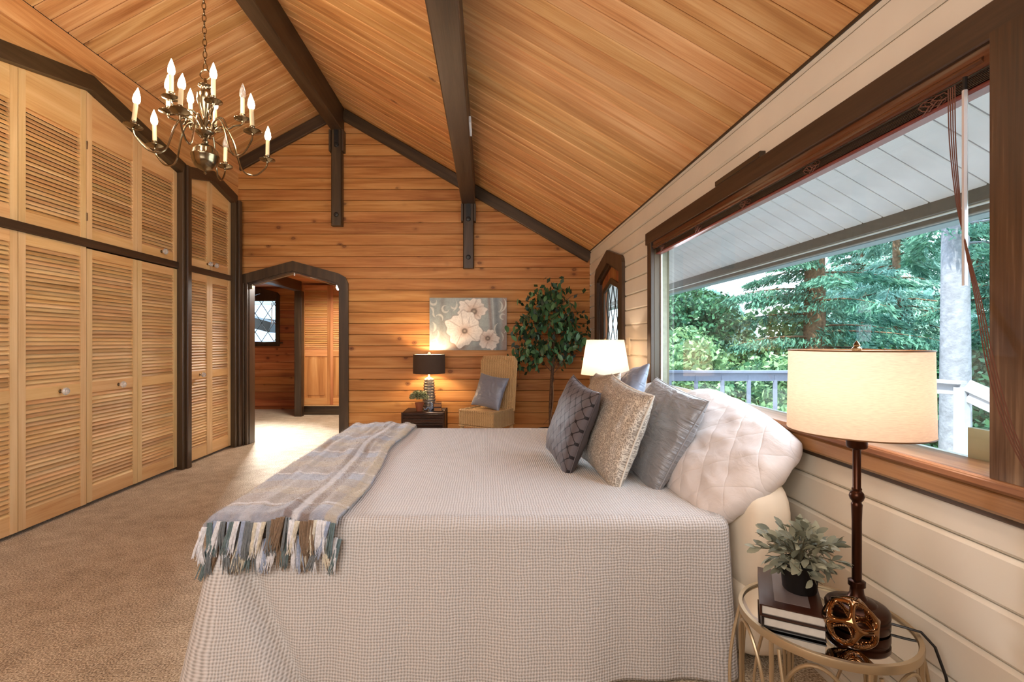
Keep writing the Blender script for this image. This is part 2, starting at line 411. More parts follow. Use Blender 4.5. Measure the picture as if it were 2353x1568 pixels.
# beams, hanging posts and gable trim
def beam(name, x, w_, z0, z1, label, ext):
    t_ = thing(name, (x, BY, z0), label, 'beam')
    o = MB().box((0, 0, (z0+z1)/2), (1, 1, 1))
    me = MB().box(((BY-FY)/2, 0, 0), (BY-FY, w_, z1-z0), None, .008).mesh('timber')
    link('timber', me, M['dark'], t_, mtx=frame((x, FY, (z0+z1)/2), (0, 1, 0), (-1, 0, 0)))
    return t_
bm1 = beam('ridge_beam', -1.865, .145, 3.925, 4.25, 'dark-stained ridge beam running along the peak of the ceiling', 0)
bm2 = beam('purlin_beam', -.225, .170, 3.005, 3.31, 'dark-stained beam under the right-hand ceiling slope', 0)
for (x, zb, zt, pw, zw, lab) in ((-1.865, 2.735, 3.925, .135, 3.66, 'dark wooden post hanging under the ridge beam on the plank wall'),
                                 (-.225, 2.205, 3.005, .135, 2.79, 'dark wooden post hanging under the right-hand beam on the plank wall')):
    t_ = thing('hanging_post', (x, BY, zb), lab, 'post', 'posts under the ceiling beams')
    board('shaft', (x, BY-.045, zb), (x, BY-.045, zt), pw, .09, M['dark'], t_, (1, 0, 0), .012)
    m = MB()
    for sx in (-1, 1):
        MB().box((x+sx*(pw/2+.012), BY-.05, (zw+zt)/2), (.024, .10, zt-zw)).build('shoulder', M['dark_z'], t_)
    MB().box((x, BY-.094, zt-.06), (.055, .008, .30)).build('metal_strap', M['black'], t_)
    for zz in (zb+.135, zt-.19):
        MB().lathe([(0, 0), (.028, 0), (.03, .006), (.024, .014), (.012, .016), (.012, .022), (0, .022)], seg=10, M=frame((x, BY-.092, zz), (1, 0, 0), (0, 0, 1), (0, -1, 0))).build('bolt', M['black'], t_, smooth=False)
tr = thing('gable_trim', (RX, BY, 2.3), 'dark board following the ceiling slopes along the top of the plank wall', 'trim')
for (xa, xb) in ((RIDX+.06, RX), (RIDX-.06, LX)):
    board('board', (xa, BY-.02, ceilz(xa)-.085), (xb, BY-.02, ceilz(xb)-.085), .135, .045, M['dark'], tr, (0, 0, 1), .006)
t_ = MB().box((-.132, 4.02, 3.07), (.016, .26, .05)).build('sensor_box', M['white_pl']); tag(t_, 'small white box on the right face of the second ceiling beam', 'sensor')

# ------------------------------------------------------------ doorway casing in the back wall
dc = thing('doorway_casing', (-2.4, BY, 0), 'dark wooden casing with a pointed top around the doorway to the dressing room', 'door frame')
outer = [(-3.115, 0), (-3.115, 2.12), (-2.43, 2.305), (-1.86, 2.15), (-1.77, 2.10), (-1.735, 2.02), (-1.732, 0)]
inner = [(-3.00, 0), (-3.00, 2.03), (-2.43, 2.185), (-1.92, 2.045), (-1.86, 2.02), (-1.838, 1.97), (-1.836, 0)]
m = MB().ring(outer, inner, .035, frame((0, BY, 0), (1, 0, 0), (0, 0, 1)), closed=False).build('casing', M['dark_z'], dc)
inn2 = [(p[0]+(.02 if p[0] < -2.43 else -.02 if p[0] > -2.43 else 0), p[1]-(.02 if p[1] > 0 else 0)) for p in inner]
MB().ring(inner, inn2, .14, frame((0, BY+.13, 0), (1, 0, 0), (0, 0, 1)), closed=False).build('jamb', M['dark_z'], dc)
for x0, x1, d in ((-3.06, -3.02, .06), (-3.02, -2.985, .05)):
    board('jamb_strip', ((x0+x1)/2, BY-d/2-.01, 0), ((x0+x1)/2, BY-d/2-.01, 2.02), x1-x0-.004, d, M['dark'], dc, (1, 0, 0), .004)
wr = thing('curtain_wire', (-2.43, BY+.02, 2.1), 'thin wire track hanging in the peak of the doorway', 'wire')
MB().tube([(-2.985, BY+.03, 1.995), (-2.43, BY+.03, 2.150), (-1.86, BY+.03, 1.985)], .004, 6).build('wire', M['champagne'], wr)
MB().box((-2.43, BY+.03, 2.15), (.012, .012, .05)).build('clip', M['white_pl'], wr)
MB().box((-2.975, BY+.03, 1.985), (.03, .03, .05)).build('end_bracket', M['brass'], wr)
sp_ = MB().lathe([(0, 0), (.032, 0), (.036, .03), (.02, .06), (0, .06)], seg=14, M=frame((-1.875, BY+.05, 2.005), (1, 0, 0), (0, 1, 0), (0, 0, -1)))
m_, n_, l_, b_ = newmat('hall_bulb'); b_.inputs['Emission Color'].default_value = (1, .95, .85, 1); b_.inputs['Emission Strength'].default_value = 6
spo = sp_.build('small_downlight', m_, smooth=True); tag(spo, 'tiny lit lamp at the top right corner of the doorway', 'light')

# ------------------------------------------------------------ dressing room beyond the doorway
HZ = 2.31
hc = struct(MB().box((-3.1, 7.9, HZ+.08), (4.4, 3.4, .1)).build('ceiling_hall', M['darkgap'])); hc.name = 'ceiling.002'
plank_wall(hc, [(-5.2, -9.4), (-1.0, -9.4), (-1.0, -6.26), (-5.2, -6.26)], [], -9.4, .14, (0, 0, HZ+.03), (1, 0, 0), (0, -1, 0), .018, M['cedar_red'])
HW = [(-4.62, 1.28), (-3.98, 1.28), (-3.98, 2.13), (-4.30, 2.24), (-4.62, 2.13)]
ho = [(-5.2, 0), (-1.0, 0), (-1.0, HZ+.03), (-5.2, HZ+.03)]
hw = convex_wall('wall_hall_back', ho, HW, (0, 9.29, 0), (1, 0, 0), (0, 0, 1), .1, M['darkgap'])
plank_wall(hw, ho, [HW], .05, .1409, (0, 9.29, 0), (1, 0, 0), (0, 0, 1), .02, M['cedar_red'])
for xx, nm, d in ((-5.25, 'wall_hall_left', 1), (-.97, 'wall_hall_right', -1)):
    q = struct(MB().box((xx, 7.8, 1.18), (.06, 3.2, 2.36)).build(nm, M['darkgap']))
    plank_wall(q, ([(6.26, 0), (9.3, 0), (9.3, HZ), (6.26, HZ)] if d > 0 else [(-9.3, 0), (-6.26, 0), (-6.26, HZ), (-9.3, HZ)]), [], .05, .1409, (xx+d*.03, 0, 0), (0, d, 0), (0, 0, 1), .02, M['cedar_red'])
struct(MB().box((-4.25, 6.20, 1.7), (2.2, .08, 3.5)).build('wall_hall_front', M['darkgap']))  # unseen wall added to stop hall light entering the closet cavity
struct(MB().box((-3.42, 2.3, 3.60), (.62, 7.9, .05)).build('closet_light_cover', M['darkgap']))  # unseen cover added to keep sun and sky out of the closets
# leaded hall window
w2 = struct(thing('window_2', (-4.3, 9.25, 1.28), None, None)) 
fo = [(-4.70, 1.20), (-3.93, 1.20), (-3.93, 2.17), (-3.97, 2.22), (-4.30, 2.31), (-4.63, 2.22), (-4.70, 2.17)]
fi = [(-4.60, 1.29), (-4.0, 1.29), (-4.0, 2.10), (-4.02, 2.12), (-4.30, 2.20), (-4.58, 2.12), (-4.60, 2.10)]
MB().ring(fo, fi, .035, frame((0, 9.265, 0), (1, 0, 0), (0, 0, 1))).build('frame', M['dark_z'], w2)
MB().box((-4.3, 9.22, 1.265), (.86, .08, .03)).build('sill', M['dark'], w2)
MB().prism([(-4.58, 2.06), (-4.02, 2.06), (-4.02, 2.12), (-4.3, 2.2), (-4.58, 2.12)], .02, frame((0, 9.29, 0), (1, 0, 0), (0, 0, 1))).build('head_panel', M['dark'], w2)
def glass_mat(name, tint=(.93, .98, .96), refl=.06, rough=0):
    m, n, l, b = newmat(name); out = n['Material Output']; n.remove(b)
    t = n.new('ShaderNodeBsdfTransparent'); t.inputs[0].default_value = (*tint, 1)
    g = n.new('ShaderNodeBsdfGlossy'); g.inputs['Roughness'].default_value = rough
    f = n.new('ShaderNodeFresnel'); f.inputs[0].default_value = 1.45; ge = n.new('ShaderNodeNewGeometry')
    fo_ = math_(n, l, 'MULTIPLY', f.outputs[0], math_(n, l, 'SUBTRACT', 1, ge.outputs['Backfacing']))   # reflect once, at the outer faces only
    mx = n.new('ShaderNodeMixShader'); l.new(fo_, mx.inputs[0]); l.new(t.outputs[0], mx.inputs[1]); l.new(g.outputs[0], mx.inputs[2]); l.new(mx.outputs[0], out.inputs[0])
    return m
M['glass'] = glass_mat('window_glass')
MB().box((-4.3, 9.33, 1.75), (.62, .006, .9)).build('pane', M['glass'], w2)
def lattice(cx, z0, z1, half, step, rise, Mx, r=.005):
    m = MB(); k = z0-rise*2
    while k < z1+rise*2:
        for sgn in (1, -1):
            pts = []
            for u in (-half, half):
                pts.append((u, k+sgn*u*rise/step))
            # clip to z-range
            (u0, a), (u1, b2) = pts
            def at(z): return u0+(u1-u0)*(z-a)/(b2-a)
            lo_, hi_ = z0, z1
            P = [(u0, a), (u1, b2)]
            Q = []
            for (u, z) in P:
                z_ = min(max(z, lo_), hi_); Q.append((at(z_), z_))
            if abs(Q[0][1]-Q[1][1]) > 1e-3: m.tube([(cx+Q[0][0], Q[0][1], 0), (cx+Q[1][0], Q[1][1], 0)], r, 4, M=Mx)
        k += rise
    return m
lattice(-4.3, 1.29, 2.10, .30, .24, .36, frame((0, 9.315, 0), (1, 0, 0), (0, 0, 1)), .007).build('lead_came', M['black'], w2)
m = MB()
for i in range(7): m.box((-4.3, 9.28, 1.99+i*.012), (.56, .025, .004))
m.build('raised_blind', M['white_pl'], w2)
MB().tube([(-4.08, 9.27, 2.03), (-4.085, 9.27, 1.62)], .008, 6).build('blind_wand', M['white_pl'], w2)
# header beam and post
t_ = thing('hall_header', (-3.24, 7.2, 2.16), 'dark header beam running back through the dressing room', 'beam')
MB().box((-3.24, 7.32, 2.24), (.13, 2.1, .16)).build('timber', M['dark_y'], t_)
t_ = thing('hall_post', (-3.24, 8.43, 0), 'dark wooden post beside the dressing room closet', 'post')
board('shaft', (-3.24, 8.43, 0), (-3.24, 8.43, 2.16), .125, .12, M['dark'], t_, (1, 0, 0), .008)

# ------------------------------------------------------------ louvered closets
slat_cache = {}
def slat_mesh(L, d=.0365, t=.007):
    key = round(L, 4)
    if key not in slat_cache:
        me = MB().box((0, 0, 0), (L, d, t), None, .0025).mesh('slat'); me.materials.append(M['fir']); slat_cache[key] = me
    return slat_cache[key]
def door_leaf(parent, y0, y1, zb, ztop_fn, sections, x=-3.12, st=.052, name='door', knob=None, hinges=(), pitch=.0293):
    """leaf in the plane x (faces +X) between y0..y1; ztop_fn(y) gives the top; sections = louvered z ranges"""
    g = .0025; a, b = y0+g, y1-g; th = .028
    Mx = frame((x-th, 0, 0), (0, 1, 0), (0, 0, 1))        # local z -> +X
    m = MB()
    for (u, v) in ((a, a+st), (b-st, b)): m.prism([(u, zb), (v, zb), (v, ztop_fn(v)), (u, ztop_fn(u))], th, Mx)
    lf = m.build(name, M['fir_z'], parent)
    zs = [zb]+[z for s_ in sections for z in s_]
    ms = MB()
    for i in range(0, len(zs)-1, 2): 
        MB_ = MB().prism([(a+st, zs[i]), (b-st, zs[i]), (b-st, zs[i+1]), (a+st, zs[i+1])], th-.003, Mx).build('rail', M['fir_y'], lf)
    zt = zs[-1]
    mid = [y for y in GABLES if a+st < y < b-st]
    poly = [(a+st, zt), (b-st, zt), (b-st, ztop_fn(b-st))]+[(y, ztop_fn(y)) for y in mid]+[(a+st, ztop_fn(a+st))]
    MB().prism(poly, th-.003, Mx).build('rail', M['fir_y'], lf)
    L = b-a-2*st+.006; me = slat_mesh(L); ang = math.radians(57)
    ey = Vector((-math.cos(ang), 0, math.sin(ang)))      # up and into the closet
    for z0, z1 in sections:
        n = int(round((z1-z0)/pitch)); p = (z1-z0)/n
        for i in range(n):
            z = z0+(i+.5)*p
            link('slat', me, None, lf, mtx=frame((x-.0145, (a+b)/2, z), (0, 1, 0), ey))
    if knob:
        ky, kz = knob
        K = MB(); F = frame((x-.003, ky, kz), (0, 1, 0), (0, 0, 1))
        K.lathe([(0, 0), (.014, 0), (.014, .004), (.008, .008), (.007, .02), (0, .02)], seg=14, M=F)
        kb = K.build('knob_stem', M['brass'], lf, smooth=True)
        MB().lathe([(0, .014), (.011, .016), (.018, .026), (.027, .036), (.028, .045), (.023, .054), (.016, .053), (.008, .058), (0, .058)], seg=12, M=F).build('glass_knob', M['knobglass'], lf)
    for hy, hz in hinges:
        MB().box((x+.002, hy, hz), (.006, .012, .062)).build('hinge', M['steel'], lf)
    return lf
mm, n_, l_, b_ = newmat('knob_glass'); b_.inputs['Base Color'].default_value = (.92, .93, .92, 1); b_.inputs['Roughness'].default_value = .04
b_.inputs['Transmission Weight'].default_value = .7; b_.inputs['IOR'].default_value = 1.5; M['knobglass'] = mm
GABLES = []
def gable(yl, yr, zend, zpk):
    yc = (yl+yr)/2
    return lambda y: zpk-(zpk-zend)*abs(y-yc)/((yr-yl)/2), yc
CX = -3.12
def closet(y0, y1, nleaf, zend, zpk, label, knobs_low, knobs_up, hinge_up, stag):
    global GABLES
    fn, yc = gable(y0, y1, zend, zpk); GABLES = [yc]
    t_ = thing('louvered_closet', (CX, (y0+y1)/2, 0), label, 'closet', 'louvered closets along the left wall')
    # carcass behind the doors (dark inside)
    m = MB(); m.box((CX-.42, (y0+y1)/2, 1.5), (.02, y1-y0, 3.0)); m.box((CX-.23, (y0+y1)/2, 2.07), (.36, y1-y0, .02))
    m.build('carcass', M['darkgap'], t_)
    MB().box((CX-.003, (y0+y1)/2, 2.065), (.04, y1-y0, .062)).build('mid_rail', M['dark_y'], t_)
    wd = (y1-y0)/nleaf
    for i in range(nleaf):
        a, b = y0+i*wd, y0+(i+1)*wd
        kl = [k for k in knobs_low if a < k < b]; ku = [k for k in knobs_up if a < k < b]
        lo_ = door_leaf(t_, a, b, .028+stag[i], lambda y, s=stag[i]: 2.032-(.008 if s else 0), [(.148, .893), (.973, 1.952)], CX, knob=(kl[0], .932) if kl else None)
        up_ = door_leaf(t_, a, b, 2.098, lambda y: fn(y)-.004, [(2.178, 2.887 if zpk > 3.15 else 2.86)], CX, knob=(ku[0], 2.16) if ku else None,
                  hinges=[(b, z) for z in hinge_up] if i == 1 and hinge_up else ())
    # dark trim following the raked top
    ow = .115; 
    O = [(y0-ow, zend-.03+ow*.8), (yc, zpk+ow), (y1+ow, zend-.03+ow*.8)]
    I = [(y0-.0, zend), (yc, zpk), (y1+.0, zend)]
    O = [(y0-.06, zend+ow-.01), (yc, zpk+ow), (y1+.06, zend+ow-.01)]
    I = [(y0-.06, zend-.014), (yc, zpk), (y1+.06, zend-.014)]
    MB().ring(list(reversed(O)), list(reversed(I)), .062, frame((CX-.005, 0, 0), (0, 1, 0), (0, 0, 1)), closed=False).build('raked_trim', M['dark_y'], t_)
    return t_
closet(2.69, 4.915, 4, 3.000, 3.255, 'wide four-leaf louvered closet with a peaked dark trim, nearest the camera', (3.57, 4.135), (4.68,), (2.27, 2.83), (0, 0, .004, .004))
closet(5.045, 5.945, 2, 2.985, 3.10, 'narrow two-leaf louvered closet with a peaked dark trim, beside the doorway', (5.31,), (5.45, 5.57), None, (0, 0))
for (a, b, lab) in ((4.915, 5.045, 'dark wooden post with a pointed top between the two louvered closets'),
                    (5.945, 6.09, 'dark wooden post between the narrow louvered closet and the doorway')):
    t_ = thing('closet_post', (CX, a, 0), lab, 'post')
    top = 3.05 if a < 5.5 else 2.99
    board('shaft', (CX+.022, (a+b)/2, 0), (CX+.022, (a+b)/2, top), b-a, .075, M['dark'], t_, (0, 1, 0), .006)
    board('face_strip', (CX+.072, (a+b)/2+.01, 0), (CX+.072, (a+b)/2+.01, top+.04), .07, .026, M['dark'], t_, (0, 1, 0), .006)
t_ = thing('closet_post', (CX, 2.6, 0), 'dark wooden post at the camera-side end of the wide louvered closet', 'post')
board('shaft', (CX+.022, 2.62, 0), (CX+.022, 2.62, 3.05), .13, .075, M['dark'], t_, (0, 1, 0), .006)
# continue the same wall towards the camera (outside the frame)
MB().box((CX-.02, .5, 1.5), (.04, 4.2, 3.0)).build('wall_left_front', M['cedar_ceil'])
struct(bpy.data.objects['wall_left_front'])

# far closet in the dressing room
GABLES = []
fc = thing('dressing_room_closet', (-2.4, 8.56, 0), 'louvered closet with raised lower panels seen through the doorway', 'closet')
MB().box((-2.1, 8.75, .08), (2.3, .36, .16)).build('plinth', M['dark'], fc)
MB().box((-2.1, 8.57, .167), (2.3, .06, .014)).build('plinth_lip', M['fir'], fc)
MB().box((-2.1, 8.9, 1.25), (2.3, .02, 2.2)).build('carcass', M['darkgap'], fc)
L = .5-.104
fslat = MB().box((0, 0, 0), (L+.006, .036, .007), None, .002).mesh('slat'); fslat.materials.append(M['cedar_red_light'] if 'cedar_red_light' in M else M['fir'])
for i in range(4):
    x0 = -3.245+i*.5+.002; x1 = x0+.496; Fm = frame((0, 8.56, 0), (1, 0, 0), (0, 0, 1))
    m = MB(); 
    for (u, v) in ((x0, x0+.05), (x1-.05, x1)): m.prism([(u, .18), (v, .18), (v, 2.28), (u, 2.28)], .028, Fm, -.028)
    lf = m.build('door', M['panel_z'], fc)
    for (z0, z1) in ((.18, .30), (1.03, 1.13), (2.19, 2.28)): MB().prism([(x0+.05, z0), (x1-.05, z0), (x1-.05, z1), (x0+.05, z1)], .025, Fm, -.028).build('rail', M['cedar_red_light'], lf)
    pn = MB().prism([(x0+.05, .30), (x1-.05, .30), (x1-.05, 1.03), (x0+.05, 1.03)], .008, Fm, -.024)
    pn.ring([(x0+.05, .30), (x1-.05, .30), (x1-.05, 1.03), (x0+.05, 1.03)], [(x0+.085, .335), (x1-.085, .335), (x1-.085, .995), (x0+.085, .995)], .001, frame((0, 8.576, 0), (1, 0, 0), (0, 0, 1)))
    pn.prism([(x0+.095, .345), (x1-.095, .345), (x1-.095, .985), (x0+.095, .985)], .014, Fm, -.022)
    pn.build('raised_panel', M['panel_z'], lf)
    ey = Vector((0, math.cos(math.radians(62)), math.sin(math.radians(62))))
    for k in range(33): link('slat', fslat, None, lf, mtx=frame(((x0+x1)/2, 8.574, 1.146+k*.0322), (1, 0, 0), ey))
# ------------------------------------------------------------ big window in the right wall
w1 = struct(thing('window_1', (1.3, 2.5, .95), None, None))
def yb(name, x, z, sx, sz, y0, y1, mat, parent, ch=.004):      # bar along Y
    me = MB().box(((y1-y0)/2, 0, 0), (y1-y0, sx, sz), None, ch).mesh(name)
    return link(name, me, mat, parent, mtx=frame((x, y0, z), (0, 1, 0), (-1, 0, 0)))
yb('sill', 1.335, .948, .17, .022, 1.05, 3.80, M['sillwood'], w1)
yb('sill_nose', 1.262, .943, .03, .034, .95, 3.86, M['sillwood'], w1, .01)
yb('apron', 1.279, .897, .032, .062, .9, 3.82, M['sillwood'], w1, .01)
yb('apron_shade_strip', 1.290, .858, .014, .02, .9, 3.82, M['dark'], w1)  # dark stain stands in for shade on the lower apron bevel
yb('head_casing', 1.286, 2.110, .032, .095, .5, 3.90, M['dark'], w1)
yb('head_casing_block', 1.286, 2.172, .032, .030, 2.27, 2.71, M['dark'], w1)
yb('head_jamb', 1.36, 2.075, .14, .02, 1.2, 3.80, M['dark'], w1)
yb('side_casing', 1.286, 1.50, .030, .066, 0, 1, M['dark'], w1)
bpy.data.objects.remove([c for c in w1.children if c.name.startswith('side_casing')][0])
board('side_casing', (1.286, 3.815, .96), (1.286, 3.815, 2.065), .085, .03, M['dark'], w1, (0, 1, 0), .004)
board('side_jamb', (1.325, 3.79, .96), (1.325, 3.79, 2.065), .05, .03, M['dark'], w1, (1, 0, 0), .002)
mframe = plain('weathered_frame', (150, 150, 132), .6, noise_amt=.12)
board('sash_stile', (1.372, 3.79, .96), (1.372, 3.79, 2.065), .045, .05, mframe, w1, (1, 0, 0), .002)
board('sash_bead', (1.352, 3.765, .96), (1.352, 3.765, 2.065), .012, .014, M['white_pl'], w1, (1, 0, 0), .002)
board('post', (1.30, 1.135, .96), (1.30, 1.135, 2.065), .16, .10, M['darkworn'] if 'darkworn' in M else M['dark'], w1, (0, 1, 0), .004)
board('post_bead', (1.315, 1.222, .96), (1.315, 1.222, 2.065), .016, .08, M['sillwood'], w1, (0, 1, 0), .003)
board('post', (1.30, .93, -.0), (1.30, .93, 2.065), .20, .06, M['dark'], w1, (0, 1, 0), .004)
MB().box((1.40, 2.5, 1.51), (.006, 2.60, 1.16)).build('pane', M['glass'], w1)
yb('outer_sill', 1.46, .925, .12, .03, 1.1, 3.95, M['white_pl'], w1)
# blind, pulled up
bl = thing('raised_blind', (1.31, 2.5, 1.97), 'reddish-brown blind pulled up under the head of the big window', 'blind')
mv = wood('mottled_valance', (52, 24, 14), (104, 58, 32), (128, 112, 92), .35, 0, var=0, scale=1.0)
yb('valance', 1.292, 2.040, .012, .058, 1.24, 3.76, mv, bl, .004)
yb('valance_roll', 1.286, 2.030, .014, .016, 1.26, 3.76, mv, bl, .006)
yb('head_rail', 1.335, 2.035, .045, .04, 1.24, 3.76, M['white_pl'], bl)
for i in range(7): yb('slat', 1.328, 1.984+i*.0045, .046, .0028, 1.24, 3.75, M['dark'], bl, .001)
mred = plain('redbrown_rail', (120, 58, 48), .35, noise_amt=.1)
yb('bottom_rail', 1.328, 1.974, .048, .014, 1.235, 3.75, mred, bl, .005)
mcord = plain('brown_cord', (104, 62, 44), .7)
rnd = random.Random(3)
for cy_ in (1.42, 1.95, 2.45, 3.0, 3.6):
    m = MB(); 
    for k in range(3):
        p = []; ph = rnd.random()*6
        for i in range(15):
            a = i*.8+ph
            p.append((1.300+.007*math.cos(a*1.3), cy_+.022*math.sin(a)+.02*(k-1), 2.005-.002*i+.008*math.cos(a*1.7)))
        m.tube(p, .0017, 5)
    m.build('tape_knot', mcord, bl, smooth=True)
pull = bl
for k in range(4):
    o_ = k*.013
    pts = [(1.283, 1.335+o_*.5, 2.0), (1.280, 1.330+o_*.45, 1.85), (1.276, 1.315+o_*.2, 1.70-k*.01), (1.262, 1.285-o_*.1, 1.55), (1.240, 1.235-o_*.35, 1.40), (1.214, 1.185-o_*.5, 1.25), (1.19, 1.12-o_*.5, 1.10), (1.188, 1.06-o_*.4, .99)]
    # smooth
    P = []
    for i in range(len(pts)-1):
        for s_ in range(4):
            t0 = s_/4; a = Vector(pts[max(i-1, 0)]); b = Vector(pts[i]); c = Vector(pts[i+1]); d = Vector(pts[min(i+2, len(pts)-1)])
            P.append(.5*((2*b)+(c-a)*t0+(2*a-5*b+4*c-d)*t0*t0+(-a+3*b-3*c+d)*t0**3))
    MB().tube(P, .0014, 6).build('cord', mcord, pull, smooth=True)
mm, n_, l_, b_ = newmat('clear_acrylic'); b_.inputs['Base Color'].default_value = (.86, .88, .93, 1); b_.inputs['Roughness'].default_value = .12
b_.inputs['Transmission Weight'].default_value = .5; M['acrylic'] = mm
MB().tube([(1.268, 1.292, 1.965), (1.268, 1.292, 1.447)], .0062, 6).build('tilt_wand', M['acrylic'], bl)
wd_ = [c for c in bl.children if c.name.startswith('tilt_wand')][0]; wd_['label'] = 'clear acrylic tilt wand'
MB().tube([(1.268, 1.292, 2.0), (1.268, 1.292, 1.955)], .0052, 8).build('cap', M['black'], wd_)
vp = MB().box((1.432, 1.405, .99), (.02, .07, .11)).build('metal_panel', M['champagne']); tag(vp, 'small brushed metal plate standing outside the lower right corner of the big window', 'plate')  # plain metal panel just outside the glass

# ------------------------------------------------------------ entry door in the right wall (leaded glass)
d1 = struct(thing('door_1', (RX, 5.15, 0), None, None))
def mir(p): return [(-a, b) for a, b in p]
FR_ = frame((RX-.002, 0, 0), (0, -1, 0), (0, 0, 1))
co = [(4.57, 0), (4.57, 2.04), (4.585, 2.08), (4.63, 2.115), (5.15, 2.262), (5.66, 2.125), (5.72, 2.06), (5.73, 0)]
ci = [(4.685, 0), (4.685, 1.96), (4.69, 1.98), (4.72, 2.00), (5.15, 2.125), (5.58, 2.00), (5.61, 1.97), (5.615, 0)]
MB().ring(mir(co), mir(ci), .03, FR_, closed=False).build('casing', M['dark_z'], d1)
ci2 = [(a+(.03 if a < 5.1 else -.03 if a > 5.2 else 0), b-(.03 if b > 0 else 0)) for a, b in ci]
MB().ring(mir(ci), mir(ci2), .10, frame((RX+.10, 0, 0), (0, -1, 0), (0, 0, 1)), closed=False).build('jamb', M['dark_z'], d1)
go = [(4.80, 1.00), (4.80, 1.865), (5.15, 1.965), (5.50, 1.865), (5.50, 1.00)]
gi = [(4.865, 1.06), (4.865, 1.83), (5.15, 1.905), (5.435, 1.83), (5.435, 1.06)]
# door leaf of vertical boards around the glass
leafo = flipx([(4.715, .01), (5.585, .01), (5.585, 1.965), (5.15, 2.09), (4.715, 1.965)])
hole = flipx([(p[0], p[1]) for p in [(4.82, 1.02), (5.48, 1.02), (5.48, 1.855), (5.15, 1.94), (4.82, 1.855)]])
lf = thing('door_leaf', (RX+.03, 5.15, 0), None, None); attach(lf, d1)
k = 0; yv = -5.585
while yv < -4.715:
    c = clip(clip(leafo, 1, 0, yv+.085), -1, 0, -(yv+.003)); yv += .088
    if len(c) < 3: continue
    pcs = subtract(c, hole) if bbox_overlap(c, hole) else [c]
    m = MB()
    for q in pcs: m.prism(q, .035)
    link('leaf_board', m.mesh('leaf_board'), M['redoak_z'], lf, mtx=frame((RX+.060, 0, 0), (0, -1, 0), (0, 0, 1)))
MB().ring(mir(go), mir(gi), .02, frame((RX+.028, 0, 0), (0, -1, 0), (0, 0, 1))).build('glass_surround', M['dark_z'], lf)
MB().box((RX+.045, 5.15, 1.48), (.006, .60, .92)).build('pane', M['glass'], lf)
lattice(-5.15, 1.06, 1.90, .285, .19, .42, frame((RX+.036, 0, 0), (0, -1, 0), (0, 0, 1)), .005).build('lead_came', M['black'], lf)
for hz in (.3, 1.72): MB().box((RX-.002, 5.63, hz), (.05, .02, .10)).build('hinge', M['steel'], lf)
t_ = MB().box((RX+.018, 4.79, 1.91), (.02, .045, .075)).build('door_sensor', M['white_pl']); tag(t_, 'small white sensor on the leaded glass door', 'sensor')
t_ = thing('wall_switch', (RX-.006, 4.47, 1.2), 'cream switch plate on the painted wall between door and window', 'switch')
MB().box((RX-.006, 4.46, 1.25), (.012, .11, .16)).build('plate', M['creamplate'], t_)
MB().box((RX-.016, 4.46, 1.25), (.010, .012, .03)).build('toggle', M['creamplate'], t_)
# ------------------------------------------------------------ outdoors
EAVX = 2.12
M['soffit'] = plain('soffit_paint', (238, 230, 230), .6, noise_amt=.12, nscale=4)
M['fascia'] = plain('fascia_paint', (122, 112, 102), .6, noise_amt=.08)
M['railgrey'] = plain('rail_paint', (160, 156, 160), .6, noise_amt=.06)
sf = struct(MB().box((1, 1, 1), (1, 1, 1)).build('soffit_tmp', M['fascia'])); bpy.data.objects.remove(sf)
ex = Vector((1, 0, -SR)).normalized(); ey = Vector((0, -1, 0)); dn = ex.cross(ey)
L = (EAVX-1.36)/ex.x
O = Vector((1.36, 0, ceilz(1.36)+.004))
rs = thing('roof_overhang', (1.8, 3, 2.1), 'pale painted board underside of the roof overhang above the deck', 'roof')
sl = MB().prism([(-.1, -9.5), (L+.06, -9.5), (L+.06, 1.5), (-.1, 1.5)], -.14, frame(O-dn*.02, ex, ey)).build('roof_slab', M['darkgap'], rs)
plank_wall(rs, [(0, -9.5), (L, -9.5), (L, 1.5), (0, 1.5)], [], 0, .137, O-dn*.02, ex, ey, .02, M['soffit'], gap=.007, name='soffit_board')
zf = ceilz(EAVX)
yb('fascia', EAVX+.012, zf-.018, .036, .075, -1.5, 9.5, M['fascia'], rs)
yb('drip_strip', EAVX+.020, zf-.060, .030, .012, -1.5, 9.5, M['white_pl'], rs)
yb('fascia', EAVX+.032, zf-.078, .03, .028, -1.5, 9.5, M['fascia'], rs)
yb('gutter', EAVX+.100, zf-.045, .10, .10, -1.5, 9.5, M['gutter'], rs)
# roof over the room, seen by the sun only from above
rf = MB()
for (x0, x1) in ((RIDX, EAVX+.1), (RIDX, LX-1.0)):
    n = 1
    a = (x0, ceilz(x0)+.2); b = (x1, (RIDZ-SR*(x1-RIDX) if x1 > RIDX else RIDZ-SL*(RIDX-x1))+.2)
    rf.add([(a[0], -2, a[1]), (b[0], -2, b[1]), (b[0], 10, b[1]), (a[0], 10, a[1]), (a[0], -2, a[1]+.06), (b[0], -2, b[1]+.06), (b[0], 10, b[1]+.06), (a[0], 10, a[1]+.06)],
           [(0, 1, 2, 3), (4, 7, 6, 5), (0, 4, 5, 1), (3, 2, 6, 7), (0, 3, 7, 4), (1, 5, 6, 2)])
rf = struct(rf.build('roof', M['fascia'])); rf.name = 'ceiling_roof'
